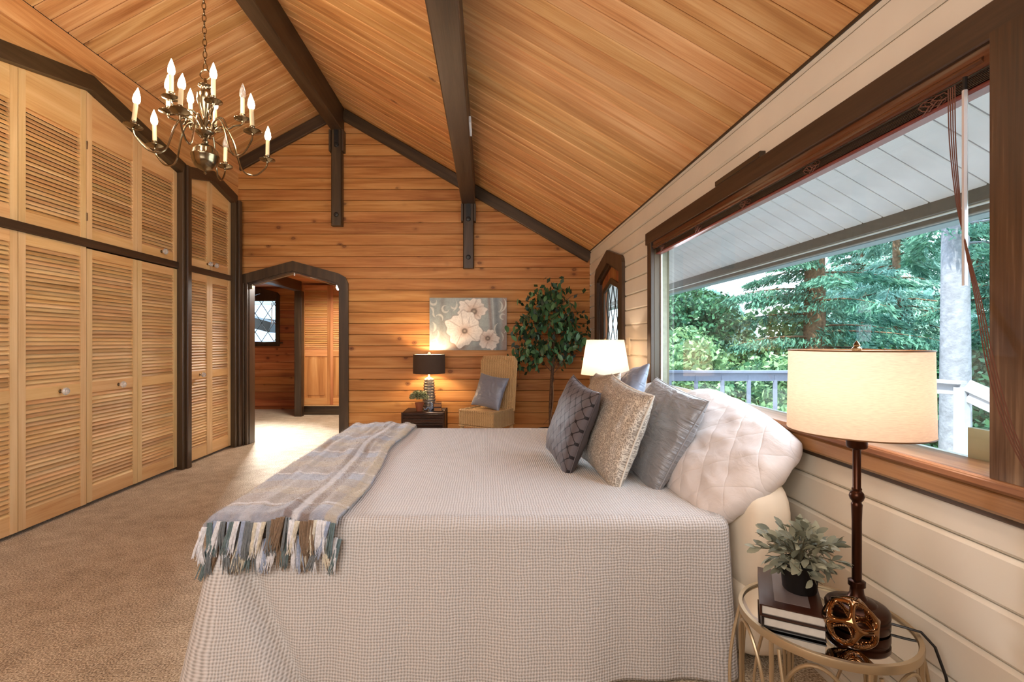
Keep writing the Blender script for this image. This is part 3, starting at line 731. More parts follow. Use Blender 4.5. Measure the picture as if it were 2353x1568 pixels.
# exterior siding of the window wall
# deck and ground
dk = thing('deck', (3.2, 4, -.14), 'wooden deck floor outside the big window', 'deck')
mdk = wood('deck_wood', (168, 164, 160), (196, 192, 188), (214, 210, 206), .7, 0, var=.15)
dme = MB().box((5.0, 0, 0), (10.0, .135, .035), None, .004).mesh('deck_board'); dme.materials.append(mdk)
for i in range(26): link('deck_board', dme, None, dk, mtx=frame((1.50+i*.142, -2.0+.0, -.14), (0, 1, 0), (-1, 0, 0)))
def rail(name, label, A, B, ztop, n, mat, lit):
    r = thing(name, A, label, 'railing'); A = Vector(A); B = Vector(B); d = (B-A).normalized(); w_ = d.cross(Vector((0, 0, 1)))
    U = Vector((0, 0, 1))
    board('top_rail', A+U*ztop, B+U*ztop, .15, .035, mat, r, w_, .004)
    board('side_rail', A+U*(ztop-.078), B+U*(ztop-.078), .12, .035, mat, r, U, .004)
    board('bottom_rail', A+U*.12, B+U*.12, .09, .035, mat, r, U, .004)
    for i in range(n+1):
        p = A.lerp(B, i/n); board('post' if i in (0, n) else 'baluster', p+U*-.0, p+U*(ztop-.05), .10 if i in (0, n) else .045, .10 if i in (0, n) else .045, mat, r, w_, .003)
    return r
M['rail_shaded'] = plain('rail_paint_shaded', (112, 116, 134), .6, noise_amt=.06)  # darker copy of the rail paint; the shade on this run is in the colour
rail('deck_railing', 'shade-toned blue-grey deck railing running across behind the bed pillows', (2.30, 7.15, -.12), (4.62, 7.15, -.12), .97, 6, M['rail_shaded'], 0)
rail('deck_railing', 'pale deck railing at the right beside the large trunk', (4.62, 7.05, -.12), (5.12, 5.25, -.12), .97, 4, M['railgrey'], 1)
r = thing('stair_railing', (5.12, 5.2, -.12), 'sloping stair handrail at the right end of the deck', 'railing')
board('top_rail', (5.12, 5.2, .83), (5.9, 4.3, .18), .13, .035, M['railgrey'], r, (0, .3, 1), .004)
board('side_rail', (5.14, 5.2, .72), (5.92, 4.3, .07), .14, .035, M['railgrey'], r, (0, 0, 1), .004)
gm = MB(); nx_ = 24; X0, X1, Y0, Y1 = 1.3, 40, -15, 55
vsg = [(X0+(X1-X0)*i/nx_, Y0+(Y1-Y0)*j/nx_, -1.6-.05*(i/nx_)*30+.25*noise.noise((i*.7, j*.7, 0))) for i in range(nx_+1) for j in range(nx_+1)]
gm.add(vsg, [(i*(nx_+1)+j, (i+1)*(nx_+1)+j, (i+1)*(nx_+1)+j+1, i*(nx_+1)+j+1) for i in range(nx_) for j in range(nx_)])
g = gm.build('ground', plain('undergrowth', (98, 118, 78), .9, noise_amt=.5, nscale=2)); g.name = 'ground'; struct(g)

def leafmat(name, a, b_, rough=.6, trans=.35, w_=.5):
    m, n, l, b = newmat(name); out = n['Material Output']
    ge = n.new('ShaderNodeNewGeometry')
    r = ramp(n, [(0, lin(a)), (1, lin(b_))]); l.new(ge.outputs['Random Per Island'], r.inputs[0]); l.new(r.outputs[0], b.inputs['Base Color'])
    b.inputs['Roughness'].default_value = rough
    t = n.new('ShaderNodeBsdfTranslucent'); l.new(r.outputs[0], t.inputs[0])
    mx = n.new('ShaderNodeMixShader'); mx.inputs[0].default_value = trans; l.new(b.outputs[0], mx.inputs[1]); l.new(t.outputs[0], mx.inputs[2]); l.new(mx.outputs[0], out.inputs[0])
    return m
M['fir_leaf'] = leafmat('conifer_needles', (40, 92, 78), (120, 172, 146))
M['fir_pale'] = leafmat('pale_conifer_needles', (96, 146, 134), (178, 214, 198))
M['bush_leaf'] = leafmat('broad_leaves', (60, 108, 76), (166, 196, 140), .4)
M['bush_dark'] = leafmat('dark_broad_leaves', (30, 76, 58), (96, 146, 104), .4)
M['bark'] = plain('bark_brown', (112, 86, 66), .9, noise_amt=.4, nscale=14, bump=1, bscale=16)
M['bark_pale'] = plain('bark_pale', (132, 130, 138), .9, noise_amt=.22, nscale=9, bump=1, bscale=22)
def quads(name, P, A, B, mat, parent):       # leaves as little diamonds: centre P, half-axes A (long) B (wide)
    n = len(P); V = np.empty((n, 4, 3)); V[:, 0] = P-A; V[:, 1] = P+B; V[:, 2] = P+A; V[:, 3] = P-B
    me = bpy.data.meshes.new(name); me.vertices.add(4*n); me.vertices.foreach_set('co', V.ravel()); me.loops.add(4*n); me.loops.foreach_set('vertex_index', np.arange(4*n, dtype=np.int32))
    me.polygons.add(n); me.polygons.foreach_set('loop_start', np.arange(0, 4*n, 4, dtype=np.int32)); me.update(); me.validate()
    o = link(name, me, mat, parent); o['kind'] = 'stuff'; return o
def unit(v): return v/np.linalg.norm(v, axis=-1, keepdims=True)
def conifer(label, x, y, zb, H, r, mat, bark, ratio=.30, nb=70, per=420, z0=.1, seed=1, group='conifers beyond the deck', droop=.35, size=.10, lean=0):
    g_ = np.random.default_rng(seed); t_ = thing('conifer', (x, y, zb), label, 'tree', group)
    m = MB(); m.tube([(x+lean*k, y, zb+H*k) for k in np.linspace(0, 1, 8)], [r*(1-.75*k) for k in np.linspace(0, 1, 8)], 14); m.build('trunk', bark, t_, smooth=True)
    br = MB(); PP, AA, BB = [], [], []
    for i in range(nb):
        f = z0+(1-z0)*(i+g_.random())/nb; a = g_.random()*2*PI; Lb = H*ratio*(1-f)**.7*(.7+.5*g_.random())
        d = np.array([math.cos(a), math.sin(a), 0]); base = np.array([x+lean*f, y, zb+H*f])
        ts = np.linspace(0, 1, 6); pts = [base+d*Lb*t+np.array([0, 0, Lb*(.10*t-droop*t*t)]) for t in ts]
        br.tube(pts, [max(.006, .035*(1-t)*min(1, Lb/2)) for t in ts], 4)
        n = int(per*2.1*(.3+Lb/(H*ratio))); sz_ = size*.70; t = g_.random(n)**.75; side = (g_.random(n)-.5)*2*(.10+.22*Lb*(1-t*.7))
        pd = np.array([-d[1], d[0], 0])
        P = base+d*(Lb*t)[:, None]+pd*side[:, None]; P[:, 2] += Lb*(.10*t-droop*t*t)-np.abs(side)*.35-g_.random(n)*.12+g_.normal(0, .03, n)
        A = unit(d*.6+pd*np.sign(side)[:, None]*.6+np.array([0, 0, -.55])+g_.normal(0, .35, (n, 3)))
        B = unit(np.cross(A, g_.normal(0, 1, (n, 3))))
        s = sz_*(.6+.8*g_.random(n))[:, None]; PP.append(P); AA.append(A*s); BB.append(B*s*.22)
    br.build('branches', bark, t_)
    quads('foliage', np.vstack(PP), np.vstack(AA), np.vstack(BB), mat, t_); return t_
def bush(label, c, rad, n, mat, seed=1, group='leafy bushes beyond the deck', size=.06, clumps=24):
    g_ = np.random.default_rng(seed); t_ = thing('leafy_bush', (c[0], c[1], c[2]-rad[2]), label, 'bush', group)
    cc = unit(g_.normal(0, 1, (clumps, 3)))*(g_.random((clumps, 1))**.4)*.8; k = g_.integers(0, clumps, n)
    P = cc[k]+unit(g_.normal(0, 1, (n, 3)))*(.22+.16*g_.random((n, 1))); P = P*np.array(rad)+np.array(c)
    A = unit(g_.normal(0, 1, (n, 3))+np.array([0, 0, -.3])); B = unit(np.cross(A, g_.normal(0, 1, (n, 3))+np.array([0, 0, 1.5])))
    s = size*(.6+.8*g_.random(n))[:, None]
    quads('foliage', P, A*s, B*s*.55, mat, t_)
    m = MB()
    for q in range(5):
        e = np.array(c)+cc[q]*np.array(rad)*.7; m.tube([(c[0]+.1*q-.2, c[1], c[2]-rad[2]), ((c[0]+e[0])/2, (c[1]+e[1])/2, c[2]-rad[2]*.3), tuple(e)], [.05, .035, .015], 5)
    m.build('stems', M['bark'], t_); return t_
def at(px, Y): return (px-1118)*Y/1120
conifer('tall conifer with a brown shaggy trunk, left of the drum lampshade top', at(1872, 12.5), 12.5, -2.5, 17, .30, M['fir_leaf'], M['bark'], .17, 80, 480, .20, 11, droop=.2, size=.11)
conifer('tall pale grey trunk close behind the railing at the right', at(2195, 8.4), 8.4, -2.5, 18, .235, M['fir_leaf'], M['bark_pale'], .14, 46, 300, .30, 12, droop=.3)
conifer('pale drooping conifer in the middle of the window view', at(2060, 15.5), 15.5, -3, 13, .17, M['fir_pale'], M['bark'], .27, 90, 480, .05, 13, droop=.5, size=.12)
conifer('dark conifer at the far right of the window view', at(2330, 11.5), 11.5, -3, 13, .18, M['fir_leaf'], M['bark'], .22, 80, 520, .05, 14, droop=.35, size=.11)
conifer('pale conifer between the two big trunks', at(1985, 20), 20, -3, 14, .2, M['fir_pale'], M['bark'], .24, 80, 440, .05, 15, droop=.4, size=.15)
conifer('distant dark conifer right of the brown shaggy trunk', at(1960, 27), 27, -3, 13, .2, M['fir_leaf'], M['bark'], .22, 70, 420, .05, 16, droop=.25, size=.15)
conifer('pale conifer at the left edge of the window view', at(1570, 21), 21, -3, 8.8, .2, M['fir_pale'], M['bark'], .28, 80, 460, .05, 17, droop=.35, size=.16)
conifer('distant dark conifer behind the railing corner', at(2240, 19), 19, -3, 15, .2, M['fir_leaf'], M['bark'], .22, 80, 460, .05, 18, droop=.35, size=.15)
bush('sunlit light green bush beyond the railing, left of the lampshade', (at(1660, 12), 12, .05), (2.2, 1.6, 1.75), 16000, M['bush_leaf'], 21, size=.075)
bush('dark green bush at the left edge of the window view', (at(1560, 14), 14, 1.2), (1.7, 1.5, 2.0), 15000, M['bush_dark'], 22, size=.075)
bush('light green bush behind the near end of the railing', (at(1800, 13.2), 13.2, .2), (2.2, 1.5, 1.9), 15000, M['bush_leaf'], 23, size=.075)
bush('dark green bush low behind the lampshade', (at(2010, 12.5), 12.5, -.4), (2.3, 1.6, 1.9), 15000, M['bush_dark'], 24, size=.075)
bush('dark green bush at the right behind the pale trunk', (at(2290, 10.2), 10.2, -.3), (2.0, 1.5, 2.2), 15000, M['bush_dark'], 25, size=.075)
bush('low bush under the deck railing', (at(1660, 9.6), 9.6, -.75), (2.6, 1.0, 1.0), 14000, M['bush_leaf'], 26, size=.06)
# a far hedge of woods closing the view
g_ = np.random.default_rng(5); t_ = thing('distant_woods', (22, 30, -3), 'distant band of woods behind all other trees', 'trees')
n = 52000; px = g_.uniform(1440, 2420, n); Yd = g_.uniform(26, 34, n)
top = .2+1.1*np.sin(px*.013)+.9*np.sin(px*.041+1)+1.2*np.sin(px*.027+2)
P = np.c_[(px-1118)*Yd/1120, Yd, -4+(top+7.0)*g_.random(n)**.8]; A = unit(g_.normal(0, 1, (n, 3))+np.array([0, 0, -.6])); B = unit(np.cross(A, g_.normal(0, 1, (n, 3)))); s = .24*(.6+.8*g_.random(n))[:, None]
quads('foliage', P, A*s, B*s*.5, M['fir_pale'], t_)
# outside the hall window: pale neighbouring wall and a dark awning
mo = plain('neighbour_siding', (170, 190, 210), .8)
nb_ = thing('neighbour_wall', (-4.6, 12.2, 0), 'pale siding with a dark slanted awning outside the leaded hall window', 'building')
for i in range(14): MB().box((-4.8, 12.2-.008*(i % 2), .1+i*.19), (3.4, .05, .184)).build('siding_board', mo, nb_)
MB().prism([(-.55, .12), (.25, -.10), (.22, -.32), (-.55, -.12)], .5, frame((-4.85, 10.9, 1.80), (1, 0, 0), (0, 0, 1))).build('awning', M['black'], nb_)
MB().box((-4.95, 11.5, 1.78), (.04, 1.4, .04)).build('awning_arm', M['black'], nb_)
# ------------------------------------------------------------ bed
BX0, BX1, BY0, BY1, BZ = -1.06, .955, 1.87, 3.87, .615
def waffle_mat():
    m, n, l, b = newmat('waffle_bedspread')
    uv = n.new('ShaderNodeUVMap'); sp = n.new('ShaderNodeSeparateXYZ'); l.new(uv.outputs[0], sp.inputs[0])
    nz = n.new('ShaderNodeTexNoise'); nz.inputs['Scale'].default_value = 16; nz.inputs['Detail'].default_value = 3; l.new(uv.outputs[0], nz.inputs['Vector'])
    wob = math_(n, l, 'MULTIPLY', math_(n, l, 'SUBTRACT', nz.outputs[0], .5), .012)
    k = 2*PI/.0112
    a = math_(n, l, 'SINE', math_(n, l, 'MULTIPLY', math_(n, l, 'ADD', sp.outputs[0], wob), k))
    c = math_(n, l, 'SINE', math_(n, l, 'MULTIPLY', math_(n, l, 'ADD', sp.outputs[1], wob), k))
    h = math_(n, l, 'ADD', math_(n, l, 'MULTIPLY', a, .55), math_(n, l, 'MULTIPLY', c, .38))
    hm = math_(n, l, 'MULTIPLY_ADD', h, .5, .5)
    r = ramp(n, [(.10, lin((164, 158, 152))), (.45, lin((200, 194, 190))), (1, lin((220, 215, 211)))]); l.new(hm, r.inputs[0]); l.new(r.outputs[0], b.inputs['Base Color'])
    b.inputs['Roughness'].default_value = .9; b.inputs['Sheen Weight'].default_value = .2; b.inputs['Specular IOR Level'].default_value = .15
    u = n.new('ShaderNodeBump'); u.inputs['Strength'].default_value = .8; u.inputs['Distance'].default_value = .004; l.new(hm, u.inputs['Height']); l.new(u.outputs[0], b.inputs['Normal'])
    return m
M['waffle'] = waffle_mat()
bed = thing('bed', ((BX0+BX1)/2, (BY0+BY1)/2, 0), 'large bed under a white waffle-weave bedspread with a padded cream headboard', 'bed')
MB().box(((BX0+BX1)/2, (BY0+BY1)/2, .32), (BX1-BX0-.14, BY1-BY0-.14, .50), None, .05).build('mattress', plain('mattress_cream', (226, 214, 196), .8), bed)
MB().box(((BX0+BX1)/2, (BY0+BY1)/2, .05), (BX1-BX0-.3, BY1-BY0-.3, .10)).build('base', M['black'], bed)
# spread: rows of an outline (rounded rectangle open at the head end)
def spread():
    pts = []; R = .07
    # outline from head-near corner along the near side to the foot, across and back along the far side
    def seg(p, q, n): return [(p[0]+(q[0]-p[0])*i/n, p[1]+(q[1]-p[1])*i/n) for i in range(n)]
    def arc(cx, cy, a0, a1, n): return [(cx+R*math.cos(a0+(a1-a0)*i/n), cy+R*math.sin(a0+(a1-a0)*i/n)) for i in range(n)]
    o = [(BX1+.0, BY0+.35)]
    o = seg((BX1, BY0+R), (BX1, BY0+R), 1)
    o = arc(BX1-R, BY0+R, 0, -PI/2, 8)+seg((BX1-R, BY0), (BX0+R, BY0), 110)+arc(BX0+R, BY0+R, -PI/2, -PI, 14)+seg((BX0, BY0+R), (BX0, BY1-R), 60)+arc(BX0+R, BY1-R, PI, PI/2, 8)+seg((BX0+R, BY1), (BX1-R, BY1), 50)+arc(BX1-R, BY1-R, PI/2, 0, 8)+seg((BX1, BY1-R), (BX1, BY0+R), 40)
    n = len(o); cx, cy = (BX0+BX1)/2, (BY0+BY1)/2
    per = [0]
    for i in range(1, n): per.append(per[-1]+math.dist(o[i], o[i-1]))
    V = []; UV = []; F = []
    rows = []
    depths = list(np.linspace(0, .595, 26))
    # arc-length like coordinate -> normals
    nor = []
    for i in range(n):
        a, b = o[i-1], o[(i+1) % n]; t = (b[0]-a[0], b[1]-a[1]); L = math.hypot(*t) or 1; nor.append((-t[1]/L*-1, t[0]/L*-1))
    for k in range(n):     # make sure normals point outward
        if (o[k][0]-cx)*nor[k][0]+(o[k][1]-cy)*nor[k][1] < 0: nor[k] = (-nor[k][0], -nor[k][1])
    er = .045
    def sidept(i, d):
        x, y = o[i]; nx, ny = nor[i]
        if d < er*1.57:
            a = d/er; off = er*math.sin(a)-er; z = BZ-er*(1-math.cos(a))
        else: off = 0; z = BZ-er-(d-er*1.57)
        dd = max(0, d-.05)
        fl = .02*dd+.012*math.sin(per[i]*9+1.3)*dd/.5+.008*math.sin(per[i]*23)*dd/.5
        # foot corner: generous flare and a slanting pleat on the near side
        near = math.exp(-((x-BX0)**2+(y-BY0)**2)/.05)
        fl += .0*near*dd
        if ny < -.5 or near > .5:
            v = BX0+.03+.52*dd
            s = x-v
            fl += max(0, -ny)*(.075*dd/.5)*(1/(1+math.exp(max(-40, min(40, s*70)))))*math.exp(-max(0, -s)*.5)
            fl -= (.035*min(1, dd/.2))*math.exp(-((s-.03)/.035)**2)
        fl += .006*math.sin(x*7+2)*dd/.5+(.10*dd*max(0, min(1, (.75-x)/.5)) if ny < -.5 else 0)
        return (x+nx*(off+fl), y+ny*(off+fl), max(z, .008))
    ds = list(np.linspace(0, er*1.57, 6))+list(np.linspace(er*1.57+.02, .632, 42))
    for d in ds:
        r = []
        for i in range(n):
            x, y, z = sidept(i, d); r.append(len(V)); V.append((x, y, z))
            nx, ny = nor[i]
            if abs(ny) > .7: UV.append((o[i][0], BY0-d if ny < 0 else BY1+d))
            else: UV.append((BX0-d if nx < 0 else BX1+d, o[i][1]))
        rows.append(r)
    side_rows = len(rows)
    inner = []
    ks = [.985, .95, .9, .82, .72, .6, .45, .3, .15, .05]
    for k in ks:
        r = []
        for i in range(n):
            x, y = o[i]; nx, ny = nor[i]
            x -= nx*er; y -= ny*er; X = cx+(x-cx)*k; Y = cy+(y-cy)*k
            z = BZ+.004*noise.noise((X*5, Y*5, 0))+.006*noise.noise((X*2, Y*2, 3))
            r.append(len(V)); V.append((X, Y, z)); UV.append((X, Y))
        inner.append(r)
    rows = list(reversed(inner))+rows
    for a, b in zip(rows[:-1], rows[1:]):
        for i in range(n):
            j = (i+1) % n
            F.append((a[i], a[j], b[j], b[i]))
    F.append(tuple(reversed(rows[0])))
    me = bpy.data.meshes.new('bedspread'); me.from_pydata(V, [], F); me.polygons.foreach_set('use_smooth', [True]*len(F))
    ul = me.uv_layers.new(name='UVMap'); vi = np.empty(len(me.loops), dtype=np.int32); me.loops.foreach_get('vertex_index', vi)
    ul.data.foreach_set('uv', np.array(UV)[vi].ravel()); me.update(); return me
sp_o = link('bedspread', spread(), M['waffle'], bed); so = sp_o.modifiers.new('thick', 'SOLIDIFY'); so.thickness = .006; so.offset = -1
# headboard: puffy cream pads
mh = plain('headboard_cream', (226, 212, 190), .65, noise_amt=.04, nscale=4, bump=.25, bscale=9)
hb = MB()
def pad(m, c, sz, p=3.2, nu=22, nv=14, wr=.004):
    vs = []; fs = []
    for i in range(nv+1):
        ph = -PI/2+PI*i/nv
        for j in range(nu):
            th = 2*PI*j/nu
            def pw(v, e): return math.copysign(abs(v)**e, v)
            e = 2/p
            x = pw(math.cos(ph), e)*pw(math.cos(th), e); y = pw(math.cos(ph), e)*pw(math.sin(th), e); z = pw(math.sin(ph), e)
            v = Vector((c[0]+x*sz[0]/2, c[1]+y*sz[1]/2, c[2]+z*sz[2]/2))
            v += Vector((1, 1, .6))*wr*noise.noise(v*14); vs.append(v)
    for i in range(nv):
        for j in range(nu): fs.append((i*nu+j, i*nu+(j+1) % nu, (i+1)*nu+(j+1) % nu, (i+1)*nu+j))
    m.add(vs, fs)
hbo = MB(); pad(hbo, (1.10, (BY0+BY1)/2, .52), (.25, BY1-BY0+.03, .56), 4.5, 48, 24); H1 = hbo.build('headboard_pad', mh, bed, smooth=True)
hbo = MB(); pad(hbo, (1.10, (BY0+BY1)/2, .20), (.26, BY1-BY0+.02, .36), 5, 48, 20); hbo.build('headboard_pad', mh, bed, smooth=True)
# ------------------------------------------------------------ pillows
def pillow_mesh(name, W, H, T, n=30, pinch=.06, wr=.004, p=2.4, seed=0, flange=0, sag=0, diag=0, rnd=0):
    V = []; UV = []; F = []; idx = {}
    for side in (1, -1):
        for i in range(n+1):
            for j in range(n+1):
                u = -1+2*i/n; v = -1+2*j/n
                if side == -1 and (i in (0, n) or j in (0, n)): idx[(side, i, j)] = idx[(1, i, j)]; continue
                uu = math.copysign(1-(1-abs(u))**1.25, u); vv = math.copysign(1-(1-abs(v))**1.25, v)
                x = uu*W/2*(1-pinch*(1-vv*vv)); y = vv*H/2*(1-pinch*(1-uu*uu))
                rf_ = 1-rnd*(uu*vv)**2; x *= rf_; y *= rf_
                e = (max(0, 1-abs(uu)**p)*max(0, 1-abs(vv)**p))**.42
                z = side*T/2*e
                if flange and (abs(u) > 1-flange or abs(v) > 1-flange): z = side*.004
                q = Vector((x*11+seed*5, y*11, side*2.0)); nn = noise.noise(q)*.6+noise.noise(q*2.3)*.4
                rad = noise.noise(Vector((math.atan2(v, u)*3+seed, 2.0*math.hypot(u, v), side)))
                edge = min(1, 4*(1-max(abs(u), abs(v))))
                z += side*(wr*nn*2+wr*1.6*rad*(1-edge*.5))*min(1, e*3)
                if diag:
                    z += side*diag*math.sin((x*.9+y*.45)*95+6*noise.noise(Vector((x*6+seed, y*6, 0))))*max(0, noise.noise(Vector((x*5+3, y*5+seed, 1)))+.35)*min(1, e*2)
                y2 = y-(sag*(1-uu*uu)*(.5+.5*vv))
                idx[(side, i, j)] = len(V); V.append((x, y2, z)); UV.append(((uu+1)/2*W, (vv+1)/2*H))
        for i in range(n):
            for j in range(n):
                a, b, c, d = idx[(side, i, j)], idx[(side, i+1, j)], idx[(side, i+1, j+1)], idx[(side, i, j+1)]
                F.append((a, b, c, d) if side == 1 else (a, d, c, b))
    me = bpy.data.meshes.new(name); me.from_pydata(V, [], F); me.polygons.foreach_set('use_smooth', [True]*len(F))
    ul = me.uv_layers.new(name='UVMap'); vi = np.empty(len(me.loops), dtype=np.int32); me.loops.foreach_get('vertex_index', vi)
    ul.data.foreach_set('uv', np.array(UV)[vi].ravel()); me.update(); return me
def outline_tube(W, H, pinch, r):
    pts = []
    for k in range(64):
        t = k/16; s_ = int(t) % 4; f = -1+2*(t-int(t))
        u, v = ((f, -1), (1, f), (-f, 1), (-1, -f))[s_]
        pts.append((u*W/2*(1-pinch*(1-v*v)), v*H/2*(1-pinch*(1-u*u)), 0))
    return MB().tube(pts, r, 6, closed=True)
def place_pillow(o, bottom_mid, wdir, updir):
    ex = Vector(wdir).normalized(); ey = Vector(updir); ey = (ey-ex*ey.dot(ex)).normalized()
    return frame(Vector(bottom_mid), ex, ey)
def lattice_mat():
    m, n, l, b = newmat('lattice_satin'); uv = n.new('ShaderNodeUVMap'); sp = n.new('ShaderNodeSeparateXYZ'); l.new(uv.outputs[0], sp.inputs[0])
    s = 1/.052
    a = math_(n, l, 'MULTIPLY', math_(n, l, 'ADD', sp.outputs[0], sp.outputs[1]), s*.7071); c = math_(n, l, 'MULTIPLY', math_(n, l, 'SUBTRACT', sp.outputs[0], sp.outputs[1]), s*.7071)
    fa = math_(n, l, 'ABSOLUTE', math_(n, l, 'SUBTRACT', math_(n, l, 'FRACT', math_(n, l, 'ADD', a, 50)), .5)); fc = math_(n, l, 'ABSOLUTE', math_(n, l, 'SUBTRACT', math_(n, l, 'FRACT', math_(n, l, 'ADD', c, 50)), .5))
    line = math_(n, l, 'GREATER_THAN', math_(n, l, 'MAXIMUM', fa, fc), .458)
    da = math_(n, l, 'SUBTRACT', .5, fa); dc_ = math_(n, l, 'SUBTRACT', .5, fc)
    dot = math_(n, l, 'LESS_THAN', math_(n, l, 'SQRT', math_(n, l, 'ADD', math_(n, l, 'MULTIPLY', da, da), math_(n, l, 'MULTIPLY', dc_, dc_))), .165)
    k = math_(n, l, 'MAXIMUM', line, dot)
    mx = n.new('ShaderNodeMix'); mx.data_type = 'RGBA'; l.new(k, mx.inputs[0]); mx.inputs[6].default_value = (*lin((92, 84, 86)), 1); mx.inputs[7].default_value = (*lin((28, 22, 24)), 1)
    l.new(mx.outputs[2], b.inputs['Base Color']); b.inputs['Roughness'].default_value = .55; b.inputs['Sheen Weight'].default_value = .1; b.inputs['Specular IOR Level'].default_value = .3
    u = n.new('ShaderNodeBump'); u.inputs['Strength'].default_value = .5; u.inputs['Distance'].default_value = .003; l.new(k, u.inputs['Height']); l.new(u.outputs[0], b.inputs['Normal'])
    return m
def damask_mat():
    m, n, l, b = newmat('silver_gold_damask'); uv = n.new('ShaderNodeUVMap')
    q = n.new('ShaderNodeTexVoronoi'); q.feature = 'DISTANCE_TO_EDGE'; q.inputs['Scale'].default_value = 95
    nz = n.new('ShaderNodeTexNoise'); nz.inputs['Scale'].default_value = 35; l.new(uv.outputs[0], nz.inputs['Vector'])
    mxv = n.new('ShaderNodeVectorMath'); mxv.operation = 'MULTIPLY_ADD'; l.new(nz.outputs['Color'], mxv.inputs[0]); mxv.inputs[1].default_value = (.03, .03, 0); l.new(uv.outputs[0], mxv.inputs[2]); l.new(mxv.outputs[0], q.inputs['Vector'])
    r = ramp(n, [(.05, lin((214, 206, 192))), (.14, lin((138, 128, 116))), (.4, lin((168, 158, 146)))]); l.new(q.outputs['Distance'], r.inputs[0]); l.new(r.outputs[0], b.inputs['Base Color'])
    b.inputs['Metallic'].default_value = .25; b.inputs['Roughness'].default_value = .42
    u = n.new('ShaderNodeBump'); u.inputs['Strength'].default_value = .4; u.inputs['Distance'].default_value = .002; l.new(q.outputs['Distance'], u.inputs['Height']); l.new(u.outputs[0], b.inputs['Normal'])
    return m
def quilt_mat():
    m, n, l, b = newmat('quilted_white'); uv = n.new('ShaderNodeUVMap'); sp = n.new('ShaderNodeSeparateXYZ'); l.new(uv.outputs[0], sp.inputs[0]); s = 1/.105
    a = math_(n, l, 'MULTIPLY', math_(n, l, 'ADD', sp.outputs[0], math_(n, l, 'MULTIPLY', sp.outputs[1], .8)), s*.7); c = math_(n, l, 'MULTIPLY', math_(n, l, 'SUBTRACT', sp.outputs[0], math_(n, l, 'MULTIPLY', sp.outputs[1], .8)), s*.7)
    fa = math_(n, l, 'ABSOLUTE', math_(n, l, 'SINE', math_(n, l, 'MULTIPLY', a, PI))); fc = math_(n, l, 'ABSOLUTE', math_(n, l, 'SINE', math_(n, l, 'MULTIPLY', c, PI)))
    h = math_(n, l, 'POWER', math_(n, l, 'MULTIPLY', fa, fc), .35)
    b.inputs['Base Color'].default_value = (*lin((212, 203, 198)), 1); b.inputs['Roughness'].default_value = .6; b.inputs['Sheen Weight'].default_value = .2
    nz = n.new('ShaderNodeTexNoise'); nz.inputs['Scale'].default_value = 12; nz.inputs['Detail'].default_value = 5; nz.inputs['Distortion'].default_value = 1.2; l.new(uv.outputs[0], nz.inputs['Vector'])
    h2 = math_(n, l, 'ADD', h, math_(n, l, 'MULTIPLY', nz.outputs[0], .9))
    u = n.new('ShaderNodeBump'); u.inputs['Strength'].default_value = .42; u.inputs['Distance'].default_value = .012; l.new(h2, u.inputs['Height']); l.new(u.outputs[0], b.inputs['Normal']); return m
def satin_mat(name, c, rough=.35, bump=.35, sc=(9, 26, 1)):
    m, n, l, b = newmat(name); b.inputs['Base Color'].default_value = (*lin(c), 1); b.inputs['Roughness'].default_value = rough; b.inputs['Metallic'].default_value = .12; b.inputs['Sheen Weight'].default_value = .25
    uv = n.new('ShaderNodeUVMap'); k = n.new('ShaderNodeVectorMath'); k.operation = 'MULTIPLY'; k.inputs[1].default_value = sc; l.new(uv.outputs[0], k.inputs[0])
    nz = n.new('ShaderNodeTexNoise'); nz.inputs['Scale'].default_value = 1; nz.inputs['Detail'].default_value = 4; nz.inputs['Distortion'].default_value = 1.5; l.new(k.outputs[0], nz.inputs['Vector'])
    u = n.new('ShaderNodeBump'); u.inputs['Strength'].default_value = bump; u.inputs['Distance'].default_value = .02; l.new(nz.outputs[0], u.inputs['Height']); l.new(u.outputs[0], b.inputs['Normal']); return m
M['lattice'] = lattice_mat(); M['damask'] = damask_mat(); M['quilt'] = quilt_mat()
M['satin_grey'] = satin_mat('satin_grey', (132, 130, 130), .34, .8)
M['satin_blue'] = satin_mat('satin_blue_grey', (124, 130, 146), .32, .25)
M['plain_satin'] = plain('satin_side', (74, 68, 70), .35)
def pillow(name, label, W, H, T, c, face, up, mat, cat='pillow', group=None, roll=0, piping=None, back=None, **kw):
    """c = centre of the pillow, face = direction the front looks, up = direction of its height"""
    ez = Vector(face).normalized(); ey = Vector(up); ey = (ey-ez*ey.dot(ez)).normalized(); ex = ey.cross(ez)
    Mx = frame(Vector(c), ex, ey, ez) @ Matrix.Rotation(roll, 4, 'Z')
    me = pillow_mesh(name, W, H, T, **kw)
    o = link(name, me, mat, mtx=Mx); tag(o, label, cat, group)
    if back:
        me.materials.append(back); h = len(me.polygons)//2; me.polygons.foreach_set('material_index', [0]*h+[1]*h)
    if piping:
        p = outline_tube(W, H, kw.get('pinch', .06), piping[0]); q = link('piping', p.mesh('piping', True), piping[1], mtx=Mx); attach_keep(q, o)
    return o
def attach_keep(q, o): q.matrix_basis = Matrix(); q.parent = o
BT = BZ+.004
